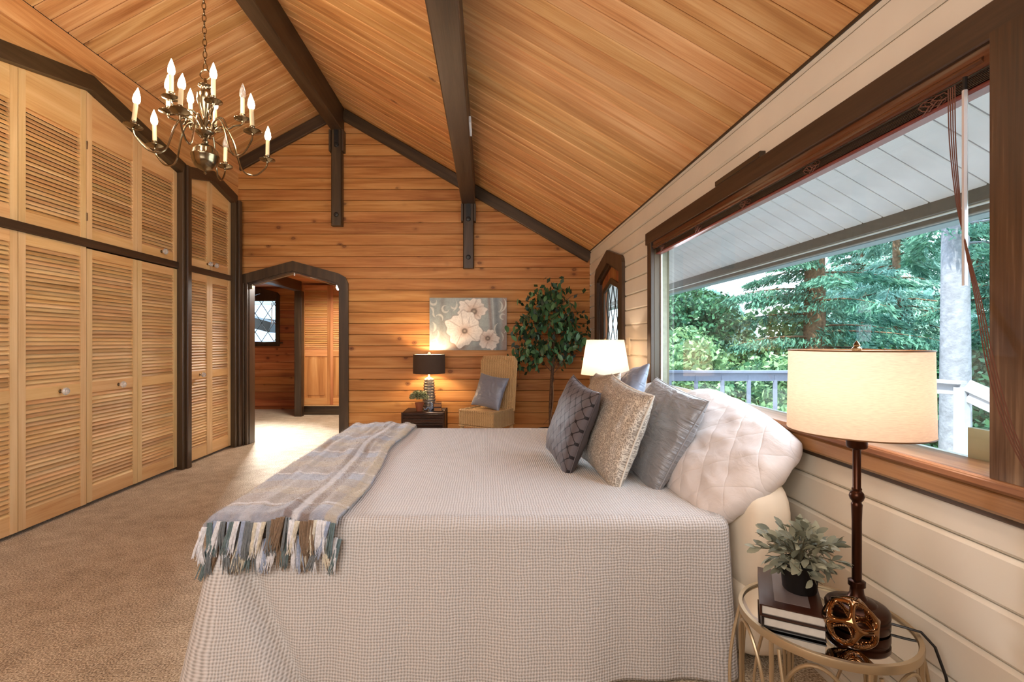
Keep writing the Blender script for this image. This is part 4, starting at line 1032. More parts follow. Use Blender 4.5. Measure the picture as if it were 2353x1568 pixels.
# faces look towards the foot of the bed (-X), leaning back towards the window
pillow('king_pillow', 'large white quilted pillow at the near head corner of the bed, hanging over the edge', .97, .56, .24, (1.065, 2.36, .79), (-1, -.16, .98), (.80, .05, .75), M['quilt'], roll=-.14, pinch=.0, wr=.008, n=50, group=None, rnd=.13)
pillow('king_pillow', 'large white pillow at the far head corner, mostly hidden behind the grey sham', .92, .50, .20, (1.09, 3.34, .80), (-1, 0, .95), (.80, 0, .75), M['quilt'], pinch=.0, wr=.006, n=36, rnd=.12)
pillow('grey_sham', 'grey quilted satin sham nearest the camera, leaning on the large white pillow', .56, .50, .16, (.870, 2.50, .838), (-1, -.14, .50), (.46, -.03, 1), M['satin_grey'], roll=-.05, pinch=.05, wr=.004, n=60, diag=.004, piping=(.0035, M['satin_grey']))
pillow('grey_sham', 'blue-grey satin sham in the far row, topmost against the far lamp', .56, .52, .15, (.93, 3.36, .875), (-1, .05, .45), (.42, .1, 1), M['satin_blue'], roll=.08, pinch=.05, wr=.005, n=44, diag=.004)
pillow('damask_cushion', 'silvery gold patterned cushion nearest the camera, between the dark and grey ones', .50, .50, .15, (.655, 2.50, .845), (-1, -.18, .32), (.30, -.03, 1), M['damask'], roll=-.06, pinch=.07, wr=.004, n=44, piping=(.005, M['damask']))
pillow('damask_cushion', 'silvery gold patterned cushion in the far row, behind the dark dotted one', .50, .50, .14, (.72, 3.18, .855), (-1, -.05, .32), (.30, 0, 1), M['damask'], roll=.09, pinch=.07, wr=.004, n=36)
pillow('lattice_cushion', 'dark grey cushion with a black dotted lattice pattern, front of the group', .48, .48, .15, (.475, 2.74, .838), (-1, -.16, .34), (.30, -.04, 1), M['lattice'], roll=-.05, pinch=.08, wr=.004, n=44, piping=(.004, M['plain_satin']), back=M['plain_satin'])

# ------------------------------------------------------------ throw blanket with fringe
TX0, TX1 = -1.075, -.56
def plaid(u, v):       # u across 0..1 (from foot edge to the middle), v along metres from the near edge
    base = np.array(lin((164, 150, 138)))
    blue = np.array(lin((156, 162, 178))); brown = np.array(lin((122, 94, 72))); white = np.array(lin((216, 212, 212))); gold = np.array(lin((198, 178, 140)))
    c = base.copy()
    vv = (v+.10) % .46
    if .05 < vv < .16: c = c*.25+blue*.75
    if .17 < vv < .19: c = c*.2+white*.8
    if .30 < vv < .40: c = c*.6+gold*.4
    for a, b_, q, k in ((.60, .66, brown, .6), (.67, .71, white, .8), (.72, .80, brown, .65), (.90, 1.0, gold, .5), (0, .05, brown, .2), (.28, .36, white, .25)):
        if a < u < b_: c = c*(1-k)+q*k
    return c
def throw():
    nu, nv = 70, 260; V = []; C = []; F = []
    Y1 = BY1+.03; L = (Y1-BY0)+.055
    for j in range(nv+1):
        s = -.035+L*j/nv
        for i in range(nu+1):
            u = i/nu; w_ = 1+.04*math.sin(s*4)
            x = TX0+(TX1-TX0)*u*w_+.02*noise.noise((s*2, 0, 5))+ (s/2.0)*-.02
            lift = .024+.012*noise.noise((u*6, s*3, 2))+.020*max(0, noise.noise((u*9, s*1.2, 8)))+.014*math.exp(-((u-.62)/.07)**2)
            lift *= min(1, .45+6*min(u, 1-u)); dz = .012*noise.noise((u*10, s*9, 1))
            if s > 0 and s < Y1-BY0-.02: y = BY0+s; z = BZ+.008+lift+dz*.4
            elif s <= 0: 
                d = -s; a = min(d/.05, 1.2)
                y = BY0-.02-.022*math.sin(a*PI/2/1.2)-.012*noise.noise((u*14, 0, 0)); z = BZ+.008+lift-d*1.0*(.3+.7*min(1, d/.05))
            else: d = s-(Y1-BY0-.02); y = Y1-.02+.5*d; z = BZ+.008+lift-d
            # foot side: sag over the edge
            if x < BX0+.02: z -= (BX0+.02-x)*.9
            if s <= 0: 
                pass
            z += .0025*(random.random()-.5)
            V.append((x+.002*(random.random()-.5), y, z)); c = plaid(u, s)*(1+.16*(random.random()-.5)+.15*noise.noise((u*30, s*30, 0))); C.append((*np.clip(c, 0, 1), 1))
    for j in range(nv):
        for i in range(nu): a = j*(nu+1)+i; F.append((a, a+1, a+nu+2, a+nu+1))
    me = bpy.data.meshes.new('blanket'); me.from_pydata(V, [], F); me.polygons.foreach_set('use_smooth', [True]*len(F))
    ca = me.color_attributes.new('Col', 'FLOAT_COLOR', 'POINT'); ca.data.foreach_set('color', np.array(C).ravel()); me.update(); return me, V, C, nu
m_, n_, l_, b_ = newmat('mohair'); at_ = n_.new('ShaderNodeAttribute'); at_.attribute_name = 'Col'; l_.new(at_.outputs[0], b_.inputs['Base Color'])
b_.inputs['Roughness'].default_value = .95; b_.inputs['Sheen Weight'].default_value = .6; b_.inputs['Specular IOR Level'].default_value = .1
t__ = n_.new('ShaderNodeTexCoord'); q_ = n_.new('ShaderNodeTexNoise'); q_.inputs['Scale'].default_value = 220; l_.new(t__.outputs['Object'], q_.inputs['Vector']); u_ = n_.new('ShaderNodeBump'); u_.inputs['Strength'].default_value = .8; u_.inputs['Distance'].default_value = .006; l_.new(q_.outputs[0], u_.inputs['Height']); l_.new(u_.outputs[0], b_.inputs['Normal'])
M['mohair'] = m_
th = thing('throw_blanket', ((TX0+TX1)/2, BY0, BZ), 'fuzzy plaid throw blanket with long fringe across the foot of the bed', 'blanket')
me, VV, CC, nu = throw()
bk = link('blanket', me, M['mohair'], th); so = bk.modifiers.new('t', 'SOLIDIFY'); so.thickness = .010; so.offset = -1
g_ = np.random.default_rng(4); VA = np.array(VV); CA = np.array(CC)[:, :3]; n = 26000; k = g_.integers(0, len(VA), n)
fz = bpy.data.meshes.new('fuzz'); P0 = VA[k]+g_.normal(0, .003, (n, 3)); D = unit(g_.normal(0, 1, (n, 3))+np.array([0, 0, .5]))*.007*(.4+g_.random((n, 1))); S_ = unit(np.cross(D, g_.normal(0, 1, (n, 3))))*.0006
T3 = np.stack([P0-S_, P0+S_, P0+D+np.array([0, 0, .002])], 1).reshape(-1, 3); fz.from_pydata(T3.tolist(), [], [(3*i, 3*i+1, 3*i+2) for i in range(n)])
ca = fz.color_attributes.new('Col', 'FLOAT_COLOR', 'POINT'); cc3 = np.repeat(np.c_[np.clip(CA[k]*1.15, 0, 1), np.ones(n)], 3, 0); ca.data.foreach_set('color', cc3.ravel())
fo2 = link('fuzz', fz, M['mohair'], th); fo2['kind'] = 'stuff'
# fringe: two layers of tassels, each tassel its own part
def tassel(p, c, L, seed, back):
    g = random.Random(seed); m = MB(); cols = []
    m2 = MB(); sw = g.uniform(-.035, .012)
    for k in range(12):
        dx = g.uniform(-.0085, .0085); dy = g.uniform(-.004, .004); sx = g.uniform(-.007, .007); l_ = L*g.uniform(.86, 1.06)
        pts = [(p[0]+dx, p[1]+dy*.5, p[2]), (p[0]+dx*.9+sw*.25+sx*.3, p[1]+dy-.010, p[2]-l_*.33), (p[0]+dx*1.2+sw*.6+sx*.7+g.uniform(-.003, .003), p[1]+dy*1.4-.013, p[2]-l_*.67), (p[0]+dx*1.4+sw+sx*1.6, p[1]+dy*1.6-.012, p[2]-l_)]
        m2.tube(pts, [.0030, .0034, .0030, .0012], 4)
    return m2
fr_m = {}
def fringe_mat(key, c):
    if key not in fr_m: fr_m[key] = plain('fringe_'+key, c, .9, noise_amt=.25, nscale=90, sheen=.4)
    return fr_m[key]
FC = {'white': (222, 222, 226), 'blue': (160, 172, 196), 'grey': (112, 118, 122), 'brown': (128, 104, 80), 'cream': (214, 206, 188), 'teal': (96, 116, 118)}
seq1 = ['white', 'white', 'teal', 'blue', 'white', 'grey', 'blue', 'teal', 'white', 'blue', 'grey', 'grey', 'cream', 'white', 'cream', 'grey', 'brown', 'brown', 'brown', 'grey', 'white', 'cream', 'brown', 'brown', 'brown', 'cream', 'white', 'white', 'blue', 'teal']
seq2 = ['teal', 'grey', 'brown', 'white', 'grey', 'brown', 'grey', 'cream', 'cream', 'teal', 'grey', 'white', 'blue', 'grey', 'white', 'brown', 'grey', 'teal', 'white', 'blue', 'cream', 'brown', 'white', 'grey', 'cream', 'brown', 'white', 'teal']
for i, k in enumerate(seq1):
    u = (i+.5)/len(seq1); q = VV[int(u*nu)]
    tassel((q[0], q[1]-.004, q[2]+.004), None, .118+.014*random.random(), i, 0).build('tassel', fringe_mat(k, FC[k]), th, smooth=True)
for i, k in enumerate(seq2):
    u = (i+.5)/len(seq2); q = VV[int(u*nu)]
    tassel((q[0]+.02, q[1]+.006, q[2]-.060), None, .120+.012*random.random(), 100+i, 1).build('tassel', fringe_mat(k, FC[k]), th, smooth=True)
# ------------------------------------------------------------ near side table and what stands on it
TX, TY, TZ, TR = 1.022, 1.478, .462, .220
tb = thing('round_side_table', (TX, TY, 0), 'round champagne metal side table with a mirrored top, at the lower right corner', 'table')
MB().lathe([(0, -.008), (TR-.004, -.008), (TR-.004, 0), (0, 0)], (TX, TY, TZ-.004), 64, cap=False).build('mirror_top', M['mirror'], tb)
MB().lathe([(TR-.003, -.020), (TR+.009, -.020), (TR+.011, -.003), (TR+.009, .003), (TR-.002, .003), (TR-.003, -.020)], (TX, TY, TZ), 72, cap=False).build('rim', M['champagne'], tb, smooth=True)
MB().lathe([(TR-.030, .02), (TR-.012, .02), (TR-.012, .034), (TR-.030, .034), (TR-.030, .02)], (TX, TY, 0), 64, cap=False).build('lower_ring', M['champagne'], tb, smooth=True)
RR = TR+.004
def cyl(a, r, z): return (TX+r*math.cos(a), TY+r*math.sin(a), z)
for k in range(6):
    a = k*PI/3+math.radians(-98)
    MB().tube([cyl(a, RR, TZ-.02), cyl(a, RR-.002, .25), cyl(a, RR-.010, 0)], .0065, 8).build('leg', M['champagne'], tb, smooth=True)
for k in range(6):       # arches between the legs, following the round
    a0 = k*PI/3+math.radians(-98)+PI/6; pts = []
    for i in range(25):
        t = PI*i/24; pts.append(cyl(a0+math.radians(27)*math.cos(t), RR, .17+(TZ-.032-.17)*math.sin(t)))
    p2 = [cyl(a0+math.radians(27), RR-.004, 0.0)]+pts+[cyl(a0-math.radians(27), RR-.004, 0.0)]
    MB().tube(p2, .0055, 8).build('arch', M['champagne'], tb, smooth=True)
for k in range(6):       # outward flared legs
    a0 = k*PI/3+math.radians(-98)+PI/6*.2; pts = [cyl(a0+.5*(t), RR+.002+.035*math.sin(t*PI)*.9, TZ-.03-(TZ-.03)*t) for t in np.linspace(0, 1, 14)]
    MB().tube(pts, .005, 8).build('flared_leg', M['champagne'], tb, smooth=True)
# books
mpage = plain('book_pages', (206, 200, 190), .8, noise_amt=.06, nscale=60); mcov = plain('brown_book_cover', (58, 30, 20), .28, noise_amt=.15, nscale=8); mcov2 = plain('black_book_cover', (26, 20, 19), .35)
mjack = plain('grey_dust_jacket', (120, 108, 106), .3)
def book(name, label, c, W, D, Tt, rz, cov, group=None, jacket=False, cat='book'):
    t_ = thing(name, c, label, cat, group, rz); 
    Mx = Matrix.Translation(Vector(c)) @ Matrix.Rotation(rz, 4, 'Z')
    def part(n_, cc, sz, mat, ch=0): 
        me = MB().box(cc, sz, None, ch).mesh(n_); o = link(n_, me, mat, None); o.parent = t_; return o
    part('cover_top', (0, 0, Tt-.0015), (W, D, .003), cov); part('cover_bottom', (0, 0, .0015), (W, D, .003), cov)
    part('spine', (-W/2+.003, 0, Tt/2), (.006, D, Tt-.001), cov)
    part('pages', (.002, 0, Tt/2), (W-.010, D-.012, Tt-.006), mpage, .004)
    if jacket: part('jacket_band', (W*.02, .02, Tt+.0004), (W*.55, D-.04, .001), mjack)
    return t_
BA = math.radians(-28)
book('large_book', 'dark brown hardback book on top of the stack on the mirrored table', (.933, 1.506, TZ+.0345), .162, .265, .034, BA, mcov, jacket=True)
book('large_book', 'black hardback book lying on the mirrored table, bottom of the stack', (.936, 1.505, TZ), .158, .262, .034, BA, mcov2)
# sage plant in a black pot
def leaf_mesh(name, L, W_, mat, fold=.25, seg=4, bend=.2):
    vs = []; fs = []
    for i in range(seg+1):
        t = i/seg; w_ = W_/2*math.sin(PI*min(1, t*.92+.04))**.8; z = -bend*L*t*t
        vs += [(t*L, -w_, z+fold*w_), (t*L, 0, z), (t*L, w_, z+fold*w_)]
    for i in range(seg):
        a = 3*i; fs += [(a, a+3, a+4, a+1), (a+1, a+4, a+5, a+2)]
    me = bpy.data.meshes.new(name); me.from_pydata(vs, [], fs); me.polygons.foreach_set('use_smooth', [True]*len(fs)); me.materials.append(mat); return me
def leaf_obj(name, me, parent, p, d, roll, s=1.0):
    d = Vector(d).normalized(); up = Vector((0, 0, 1)); y = up.cross(d)
    if y.length < .05: y = Vector((1, 0, 0)).cross(d)
    y.normalize(); z = d.cross(y)
    m = frame(p, d, y, z) @ Matrix.Rotation(roll, 4, 'X') @ Matrix.Scale(s, 4)
    o = bpy.data.objects.new(name, me); COL.objects.link(o); o.matrix_basis = m; attach(o, parent); return o
def rleaf(name, a, b_, rough=.55):
    m, n, l, b = newmat(name); oi = n.new('ShaderNodeObjectInfo'); r = ramp(n, [(0, lin(a)), (1, lin(b_))]); l.new(oi.outputs['Random'], r.inputs[0]); l.new(r.outputs[0], b.inputs['Base Color'])
    b.inputs['Roughness'].default_value = rough; return m
PX, PY, PZ = .966, 1.505, TZ+.0700
pl = thing('sage_plant', (PX, PY, PZ), 'bushy artificial sage plant in a small black pot on the stack of books', 'plant')
MB().lathe([(0, 0), (.042, 0), (.046, .006), (.052, .082), (.055, .086), (.052, .088), (.046, .080), (0, .078)], (PX, PY, PZ), 28, cap=False).build('pot', M['black'], pl, smooth=True)
msage = rleaf('sage_leaf', (104, 108, 92), (164, 164, 140), .7); mstem = plain('stem', (84, 78, 56), .8)
lm = leaf_mesh('leaf', .036, .0185, msage); g = random.Random(5); stems = MB()
for k in range(50):
    a = g.uniform(0, 2*PI); el = math.radians(g.uniform(-42, 80)); R = g.uniform(.06, .115)
    d = Vector((math.cos(a)*math.cos(el), math.sin(a)*math.cos(el), math.sin(el))); s0 = Vector((PX, PY, PZ+.075))
    e = s0+Vector((d.x*R*1.02, d.y*R*1.02, .035+d.z*R*.95)); mid = s0.lerp(e, .5)+Vector((0, 0, .022))
    stems.tube([s0, mid, e], .0012, 4)
    for q in range(6):
        t = .45+.55*q/5; p = s0.lerp(mid, t*2) if t < .5 else mid.lerp(e, (t-.5)*2)
        dd = (d+Vector((g.gauss(0, .6), g.gauss(0, .6), g.gauss(.05, .5)))).normalized()
        leaf_obj('leaf', lm, pl, p, dd, g.uniform(-1.0, 1.0), g.uniform(.8, 1.35))
stems.build('stems', mstem, pl)
# openwork orb
def orb(c, R):
    bm_v = []; g = random.Random(11); seeds = []
    gr = (1+5**.5)/2
    for i in range(14):
        z = 1-2*(i+.5)/14; a = 2*PI*i/gr; r = math.sqrt(1-z*z); seeds.append(Vector((r*math.cos(a)+g.uniform(-.22, .22), r*math.sin(a)+g.uniform(-.22, .22), z+g.uniform(-.2, .2))).normalized())
    # relief on a sphere: keep quads near cell borders
    nu, nv = 176, 88; keep = {}
    V = []; idx = {}; F = []
    def border(p):
        ds = sorted(math.acos(max(-1, min(1, p.dot(s)))) for s in seeds); return ds[1]-ds[0], ds[2]-ds[0]
    val = {}
    for i in range(nv+1):
        ph = PI*i/nv
        for j in range(nu):
            th_ = 2*PI*j/nu; p = Vector((math.sin(ph)*math.cos(th_), math.sin(ph)*math.sin(th_), math.cos(ph)))
            b1, b2 = border(p); val[i, j] = b1-.10*math.exp(-(b2/.35)**2)
    T_ = .235
    def vert(i, j):
        j %= nu
        if (i, j) not in idx:
            ph = PI*i/nv; th_ = 2*PI*j/nu; q = max(0, min(1, val[i, j]/T_)); rr = R*(1-.10*q*q)
            idx[i, j] = len(V); V.append((rr*math.sin(ph)*math.cos(th_), rr*math.sin(ph)*math.sin(th_), rr*math.cos(ph)*.98))
        return idx[i, j]
    for i in range(nv):
        for j in range(nu):
            if min(val[i, j], val[i+1, j], val[i, (j+1) % nu], val[i+1, (j+1) % nu]) < T_ : 
                q = [vert(i, j), vert(i+1, j), vert(i+1, j+1), vert(i, j+1)]
                if i == 0: q = [q[0], q[1], q[2]]
                F.append(tuple(q))
    me = bpy.data.meshes.new('orb'); me.from_pydata(V, [], F); me.polygons.foreach_set('use_smooth', [True]*len(F)); me.update(); return me
oo = link('openwork_orb', orb(None, .068), M['copper_orb'], loc=(1.0, 1.337, TZ+.068)); tag(oo, 'amber metallic openwork orb on the mirrored table', 'ornament'); oo.rotation_euler = (.5, .3, .4)
so = oo.modifiers.new('t', 'SOLIDIFY'); so.thickness = .007; so.offset = -1
ss = oo.modifiers.new('s', 'SMOOTH'); ss.iterations = 5; ss.factor = .6
sb = oo.modifiers.new('b', 'SUBSURF'); sb.levels = 1; sb.render_levels = 1
# near lamp
def shade_mat(name, col, trans=.55, weave=True, emit=0):
    m, n, l, b = newmat(name); out = n['Material Output']; c = lin(col)
    t = n.new('ShaderNodeTexCoord'); k = n.new('ShaderNodeVectorMath'); k.operation = 'MULTIPLY'; k.inputs[1].default_value = (60, 60, 700); l.new(t.outputs['Object'], k.inputs[0])
    q = n.new('ShaderNodeTexNoise'); q.inputs['Scale'].default_value = 1; q.inputs['Detail'].default_value = 3; l.new(k.outputs[0], q.inputs['Vector'])
    r = ramp(n, [(.3, tuple(x*(.80 if weave else .97) for x in c)), (.7, c)]); l.new(q.outputs[0], r.inputs[0]); l.new(r.outputs[0], b.inputs['Base Color']); b.inputs['Roughness'].default_value = .85
    tr_ = n.new('ShaderNodeBsdfTranslucent'); l.new(r.outputs[0], tr_.inputs[0])
    mx = n.new('ShaderNodeMixShader'); mx.inputs[0].default_value = trans; l.new(b.outputs[0], mx.inputs[1]); l.new(tr_.outputs[0], mx.inputs[2]); l.new(mx.outputs[0], out.inputs[0]); return m
M['shade_linen'] = shade_mat('linen_shade', (226, 200, 176), .45)
M['shade_white'] = shade_mat('cream_shade', (246, 230, 208), .6, False)
M['shade_brown'] = shade_mat('brown_shade', (78, 58, 44), .06)
M['bulbglow'] = None
mg, n_, l_, b_ = newmat('bulb_glow'); b_.inputs['Emission Color'].default_value = (1, .84, .66, 1); b_.inputs['Emission Strength'].default_value = 6; M['bulbglow'] = mg
def see_through(m):      # a frosted glass bulb: glows, and lets its filament's light pass
    n = m.node_tree.nodes; l = m.node_tree.links; o = n['Material Output']; b = n['Principled BSDF']; t = n.new('ShaderNodeBsdfTransparent'); a = n.new('ShaderNodeMixShader'); a.inputs[0].default_value = .75
    l.new(b.outputs[0], a.inputs[1]); l.new(t.outputs[0], a.inputs[2]); l.new(a.outputs[0], o.inputs[0]); b.inputs['Emission Strength'].default_value *= 3
see_through(mg)
LX_, LY_ = 1.103, 1.452
lp = thing('table_lamp', (LX_, LY_, TZ), 'lit table lamp with an oval linen drum shade and dark bronze pole, at the right', 'lamp')
MB().lathe([(0, 0), (.078, 0), (.080, .006), (.080, .022), (.076, .026), (.076, .032), (.080, .036), (.080, .048), (.076, .054), (.072, .056), (.066, .059), (.050, .062), (.046, .067), (.026, .074), (.018, .088), (.0165, .108), (.022, .110), (.022, .124), (.0145, .128), (0, .128)], (LX_, LY_, TZ), 48, cap=False).build('base', M['bronze'], lp, smooth=True)
MB().lathe([(.0125, .11), (.0125, .30), (.014, .345), (.0145, .352), (.012, .356), (.012, .36), (.017, .366), (.020, .376), (.017, .386), (.012, .392), (.013, .398), (.0105, .402), (.0105, .540), (0, .54)], (LX_, LY_, TZ), 24, cap=False).build('pole', M['bronze'], lp, smooth=True)
MB().lathe([(.012, .515), (.024, .520), (.027, .526), (.027, .566), (.024, .57), (.008, .572), (.008, .60), (.016, .602), (.016, .65), (0, .652)], (LX_, LY_, TZ), 24, cap=False).build('socket', M['bronze'], lp, smooth=True)
MB().sphere((LX_, LY_, TZ+.70), (.028, .028, .040), 14, 10).build('bulb', M['bulbglow'], lp, smooth=True)
SZ0, SZ1, SRR = 1.032, 1.272, .178
MB().lathe([(SRR, 0), (SRR-.004, SZ1-SZ0)], (LX_, LY_, SZ0), 72, cap=False).build('lamp_shade', M['shade_linen'], lp, smooth=True)
mtrim = plain('shade_trim', (120, 84, 50), .6)
for z, r_ in ((SZ0, SRR), (SZ1, SRR-.004)): MB().tube([(LX_+r_*math.cos(a), LY_+r_*math.sin(a), z) for a in np.linspace(0, 2*PI, 64, endpoint=False)], .0022, 6, closed=True).build('shade_rim', mtrim, lp, smooth=True)
m = MB()
for k in range(3):
    a = k*2*PI/3+.5; m.tube([(LX_, LY_, SZ1-.012), (LX_+(SRR-.005)*math.cos(a), LY_+(SRR-.005)*math.sin(a), SZ1-.006)], .0018, 5)
m.tube([(LX_+.03*math.cos(a), LY_+.03*math.sin(a), z) for a, z in zip(np.linspace(0, 0, 2), (TZ+.60, SZ1-.012))], .0015, 5)
m.build('spider', M['brass'], lp)
MB().lathe([(0, 0), (.009, 0), (.007, .006), (.012, .010), (.013, .018), (.007, .024), (.009, .028), (.006, .034), (.002, .040), (0, .042)], (LX_, LY_, SZ1-.012), 16, cap=False).build('finial', M['brass'], lp, smooth=True)
light('lamp_bulb_light', 'POINT', (LX_, LY_, TZ+.70), 2.0, (1, .80, .66), .03)
cdp = thing('lamp_cord', (1.19, 1.43, TZ), 'black lamp cord running over the edge of the mirrored table', 'cord')
MB().tube([(1.178, 1.425, TZ+.012), (1.205, 1.405, TZ+.012), (1.235, 1.385, TZ+.010), (1.256, 1.365, TZ-.02), (1.268, 1.345, TZ-.09), (1.272, 1.33, TZ-.18), (1.262, 1.30, .10), (1.25, 1.27, .012), (1.22, 1.22, .008)], .0038, 8).build('cord', M['black'], cdp, smooth=True)

# ------------------------------------------------------------ far nightstand with lamp
nt = thing('nightstand', (1.04, 4.28, 0), 'dark nightstand behind the bed pillows under the far cream lamp', 'table')
MB().box((1.04, 4.28, .56), (.44, .40, .03)).build('top', M['dark'], nt); MB().box((1.04, 4.28, .49), (.40, .36, .11)).build('drawer_box', M['dark'], nt)
for sx in (-1, 1):
    for sy in (-1, 1): MB().box((1.04+sx*.18, 4.28+sy*.16, .22), (.035, .035, .44)).build('leg', M['dark_z'], nt)
fl_ = thing('table_lamp', (1.035, 4.25, .575), 'lit table lamp with a cream cone shade beyond the bed', 'lamp')
MB().lathe([(0, 0), (.075, 0), (.078, .015), (.03, .03), (.018, .06), (.014, .20), (.02, .22), (.012, .24), (.012, .42), (0, .42)], (1.035, 4.25, .575), 28, cap=False).build('base', M['bronze'], fl_, smooth=True)
MB().lathe([(.208, 0), (.160, .302)], (1.035, 4.25, 1.008), 56, cap=False).build('lamp_shade', M['shade_white'], fl_, smooth=True)
MB().sphere((1.035, 4.25, 1.14), (.03, .03, .045), 12, 8).build('bulb', M['bulbglow'], fl_, smooth=True)
MB().lathe([(0, 0), (.008, .004), (.006, .012), (.010, .02), (.004, .032), (0, .034)], (1.035, 4.25, 1.30), 12, cap=False).build('finial', M['brass'], fl_, smooth=True)
light('far_lamp_light', 'POINT', (1.035, 4.25, 1.15), 4.2, (1, .78, .60), .03)

# ------------------------------------------------------------ rattan trunk table and its lamp
mrat = wood('dark_rattan', (34, 20, 13), (62, 38, 25), (98, 66, 46), .4, 0, var=.3, huevar=.01)
tk = thing('rattan_trunk', (-.73, 5.80, 0), 'dark brown rattan trunk used as a lamp table against the plank wall', 'table')
MB().box((-.73, 5.80, .235), (.465, .40, .46)).build('body', M['darkgap'], tk)
g = random.Random(9); rcache = {}
def rod(p0, p1, r, parent, nm='cane'):
    L = (Vector(p1)-Vector(p0)).length; key = (round(L, 3), r)
    if key not in rcache:
        me = MB().tube([(0, 0, 0), (L, 0, 0)], r, 6).mesh(nm, True); me.materials.append(mrat); rcache[key] = me
    ex = (Vector(p1)-Vector(p0)).normalized(); ey = Vector((0, 0, 1)) if abs(ex.z) < .9 else Vector((0, 1, 0)); ey = (ey-ex*ey.dot(ex)).normalized()
    return link(nm, rcache[key], None, parent, mtx=frame(p0, ex, ey))
for k in range(24):
    z = .03+k*.0185
    rod((-.966, 5.597, z), (-.494, 5.597, z), .0088, tk); rod((-.494, 5.60, z), (-.494, 6.0, z), .0088, tk)
for k in range(22): rod((-.966, 5.605+k*.0187, .470), (-.494, 5.605+k*.0187, .470), .0088, tk)
for (x, y) in ((-.968, 5.594), (-.49, 5.594), (-.49, 6.0)): rod((x, y, 0), (x, y, .48), .012, tk, 'corner_post')
TT = .480
dl = thing('table_lamp', (-.69, 5.86, TT), 'small lit lamp with a dark brown drum shade and ribbed silver base', 'lamp')
prof = [(0, 0), (.088, 0)]
for k in range(11):
    z = .008+k*.033; r0 = .094-k*.0030; prof += [(r0-.010, z), (r0, z+.010), (r0, z+.022), (r0-.010, z+.032)]
prof += [(.045, .375), (.02, .385), (.014, .40), (.014, .44), (0, .44)]
MB().lathe(prof, (-.69, 5.86, TT), 36, cap=False).build('ribbed_base', plain('silver_ceramic', (176, 170, 162), .18, metal=.75), dl, smooth=True)
MB().lathe([(.193, 0), (.190, .228)], (-.69, 5.86, .912), 56, cap=False).build('lamp_shade', M['shade_brown'], dl, smooth=True)
MB().lathe([(.187, .003), (.184, .225)], (-.69, 5.86, .912), 56, cap=False).build('shade_lining', plain('shade_lining', (240, 226, 204), .7), dl, smooth=True)
MB().sphere((-.69, 5.86, 1.03), (.03, .03, .05), 12, 8).build('bulb', M['bulbglow'], dl, smooth=True)
MB().lathe([(.02, 0), (.02, .03), (.008, .05), (0, .05)], (-.69, 5.86, 1.12), 12).build('finial', plain('pale_finial', (250, 240, 225), .4), dl, smooth=True)
light('small_lamp_light', 'POINT', (-.69, 5.86, 1.035), 17, (1, .74, .48), .03)
# small potted plant
pt = thing('potted_plant', (-.785, 5.70, TT), 'small leafy plant in a terracotta pot on the rattan trunk', 'plant')
MB().lathe([(0, 0), (.036, 0), (.050, .085), (.054, .085), (.054, .10), (.047, .10), (.044, .09), (0, .088)], (-.785, 5.70, TT), 24, cap=False).build('pot', plain('terracotta', (142, 76, 44), .7), pt, smooth=True)
g_ = np.random.default_rng(3); n = 1500; dv = unit(g_.normal(0, 1, (n, 3))); dv[:, 2] = np.abs(dv[:, 2])*1.05-.25; P = np.array([-.79, 5.70, TT+.165])+dv*np.array([.118, .10, .10])*(.35+.65*g_.random((n, 1)))
A = unit(dv+g_.normal(0, .5, (n, 3))); B = unit(np.cross(A, g_.normal(0, 1, (n, 3)))); s = .011*(.7+.6*g_.random(n))[:, None]
quads('foliage', P, A*s, B*s*.5, leafmat('small_plant_leaf', (56, 70, 36), (176, 180, 140), .5, .15), pt)
# bird figurine: curled body, neck, beak and tail
bd = thing('bird_figurine', (-.665, 5.68, TT), 'small blue and white glazed curled ornament beside the terracotta pot', 'ornament')
mb = plain('blue_glaze', (110, 124, 146), .12, noise_amt=.45, nscale=40, coat=1)
MB().tube([(-.735, 5.68, TT+.045), (-.722, 5.68, TT+.022), (-.700, 5.68, TT+.026), (-.688, 5.68, TT+.045), (-.672, 5.68, TT+.040), (-.655, 5.68, TT+.030), (-.636, 5.68, TT+.045), (-.632, 5.68, TT+.075), (-.645, 5.68, TT+.10), (-.664, 5.68, TT+.108)], [.003, .007, .010, .010, .016, .024, .024, .020, .012, .005], 12).build('body', mb, bd, smooth=True)
MB().lathe([(0, 0), (.03, 0), (.026, .008), (0, .01)], (-.655, 5.68, TT), 16).build('foot', mb, bd, smooth=True)
mtan = plain('tan_book_edge', (166, 112, 62), .7, noise_amt=.15, nscale=60)
for k, (lab, rz) in enumerate((('small tan book at the bottom of the little stack beside the ribbed lamp', .12), ('small tan book on top of the little stack beside the ribbed lamp', .05))):
    t_ = thing('small_book', (-.575, 5.72, TT+k*.050), lab, 'book', None, rz)
    for nm, cc, sz, mt in (('pages', (0, 0, .023), (.088, .13, .036), mtan), ('cover_top', (0, 0, .045), (.094, .136, .006), mcov), ('cover_bottom', (0, 0, .003), (.094, .136, .006), mcov), ('spine', (-.044, 0, .024), (.006, .136, .040), mcov)):
        o = link(nm, MB().box(cc, sz).mesh(nm), mt, None); o.parent = t_

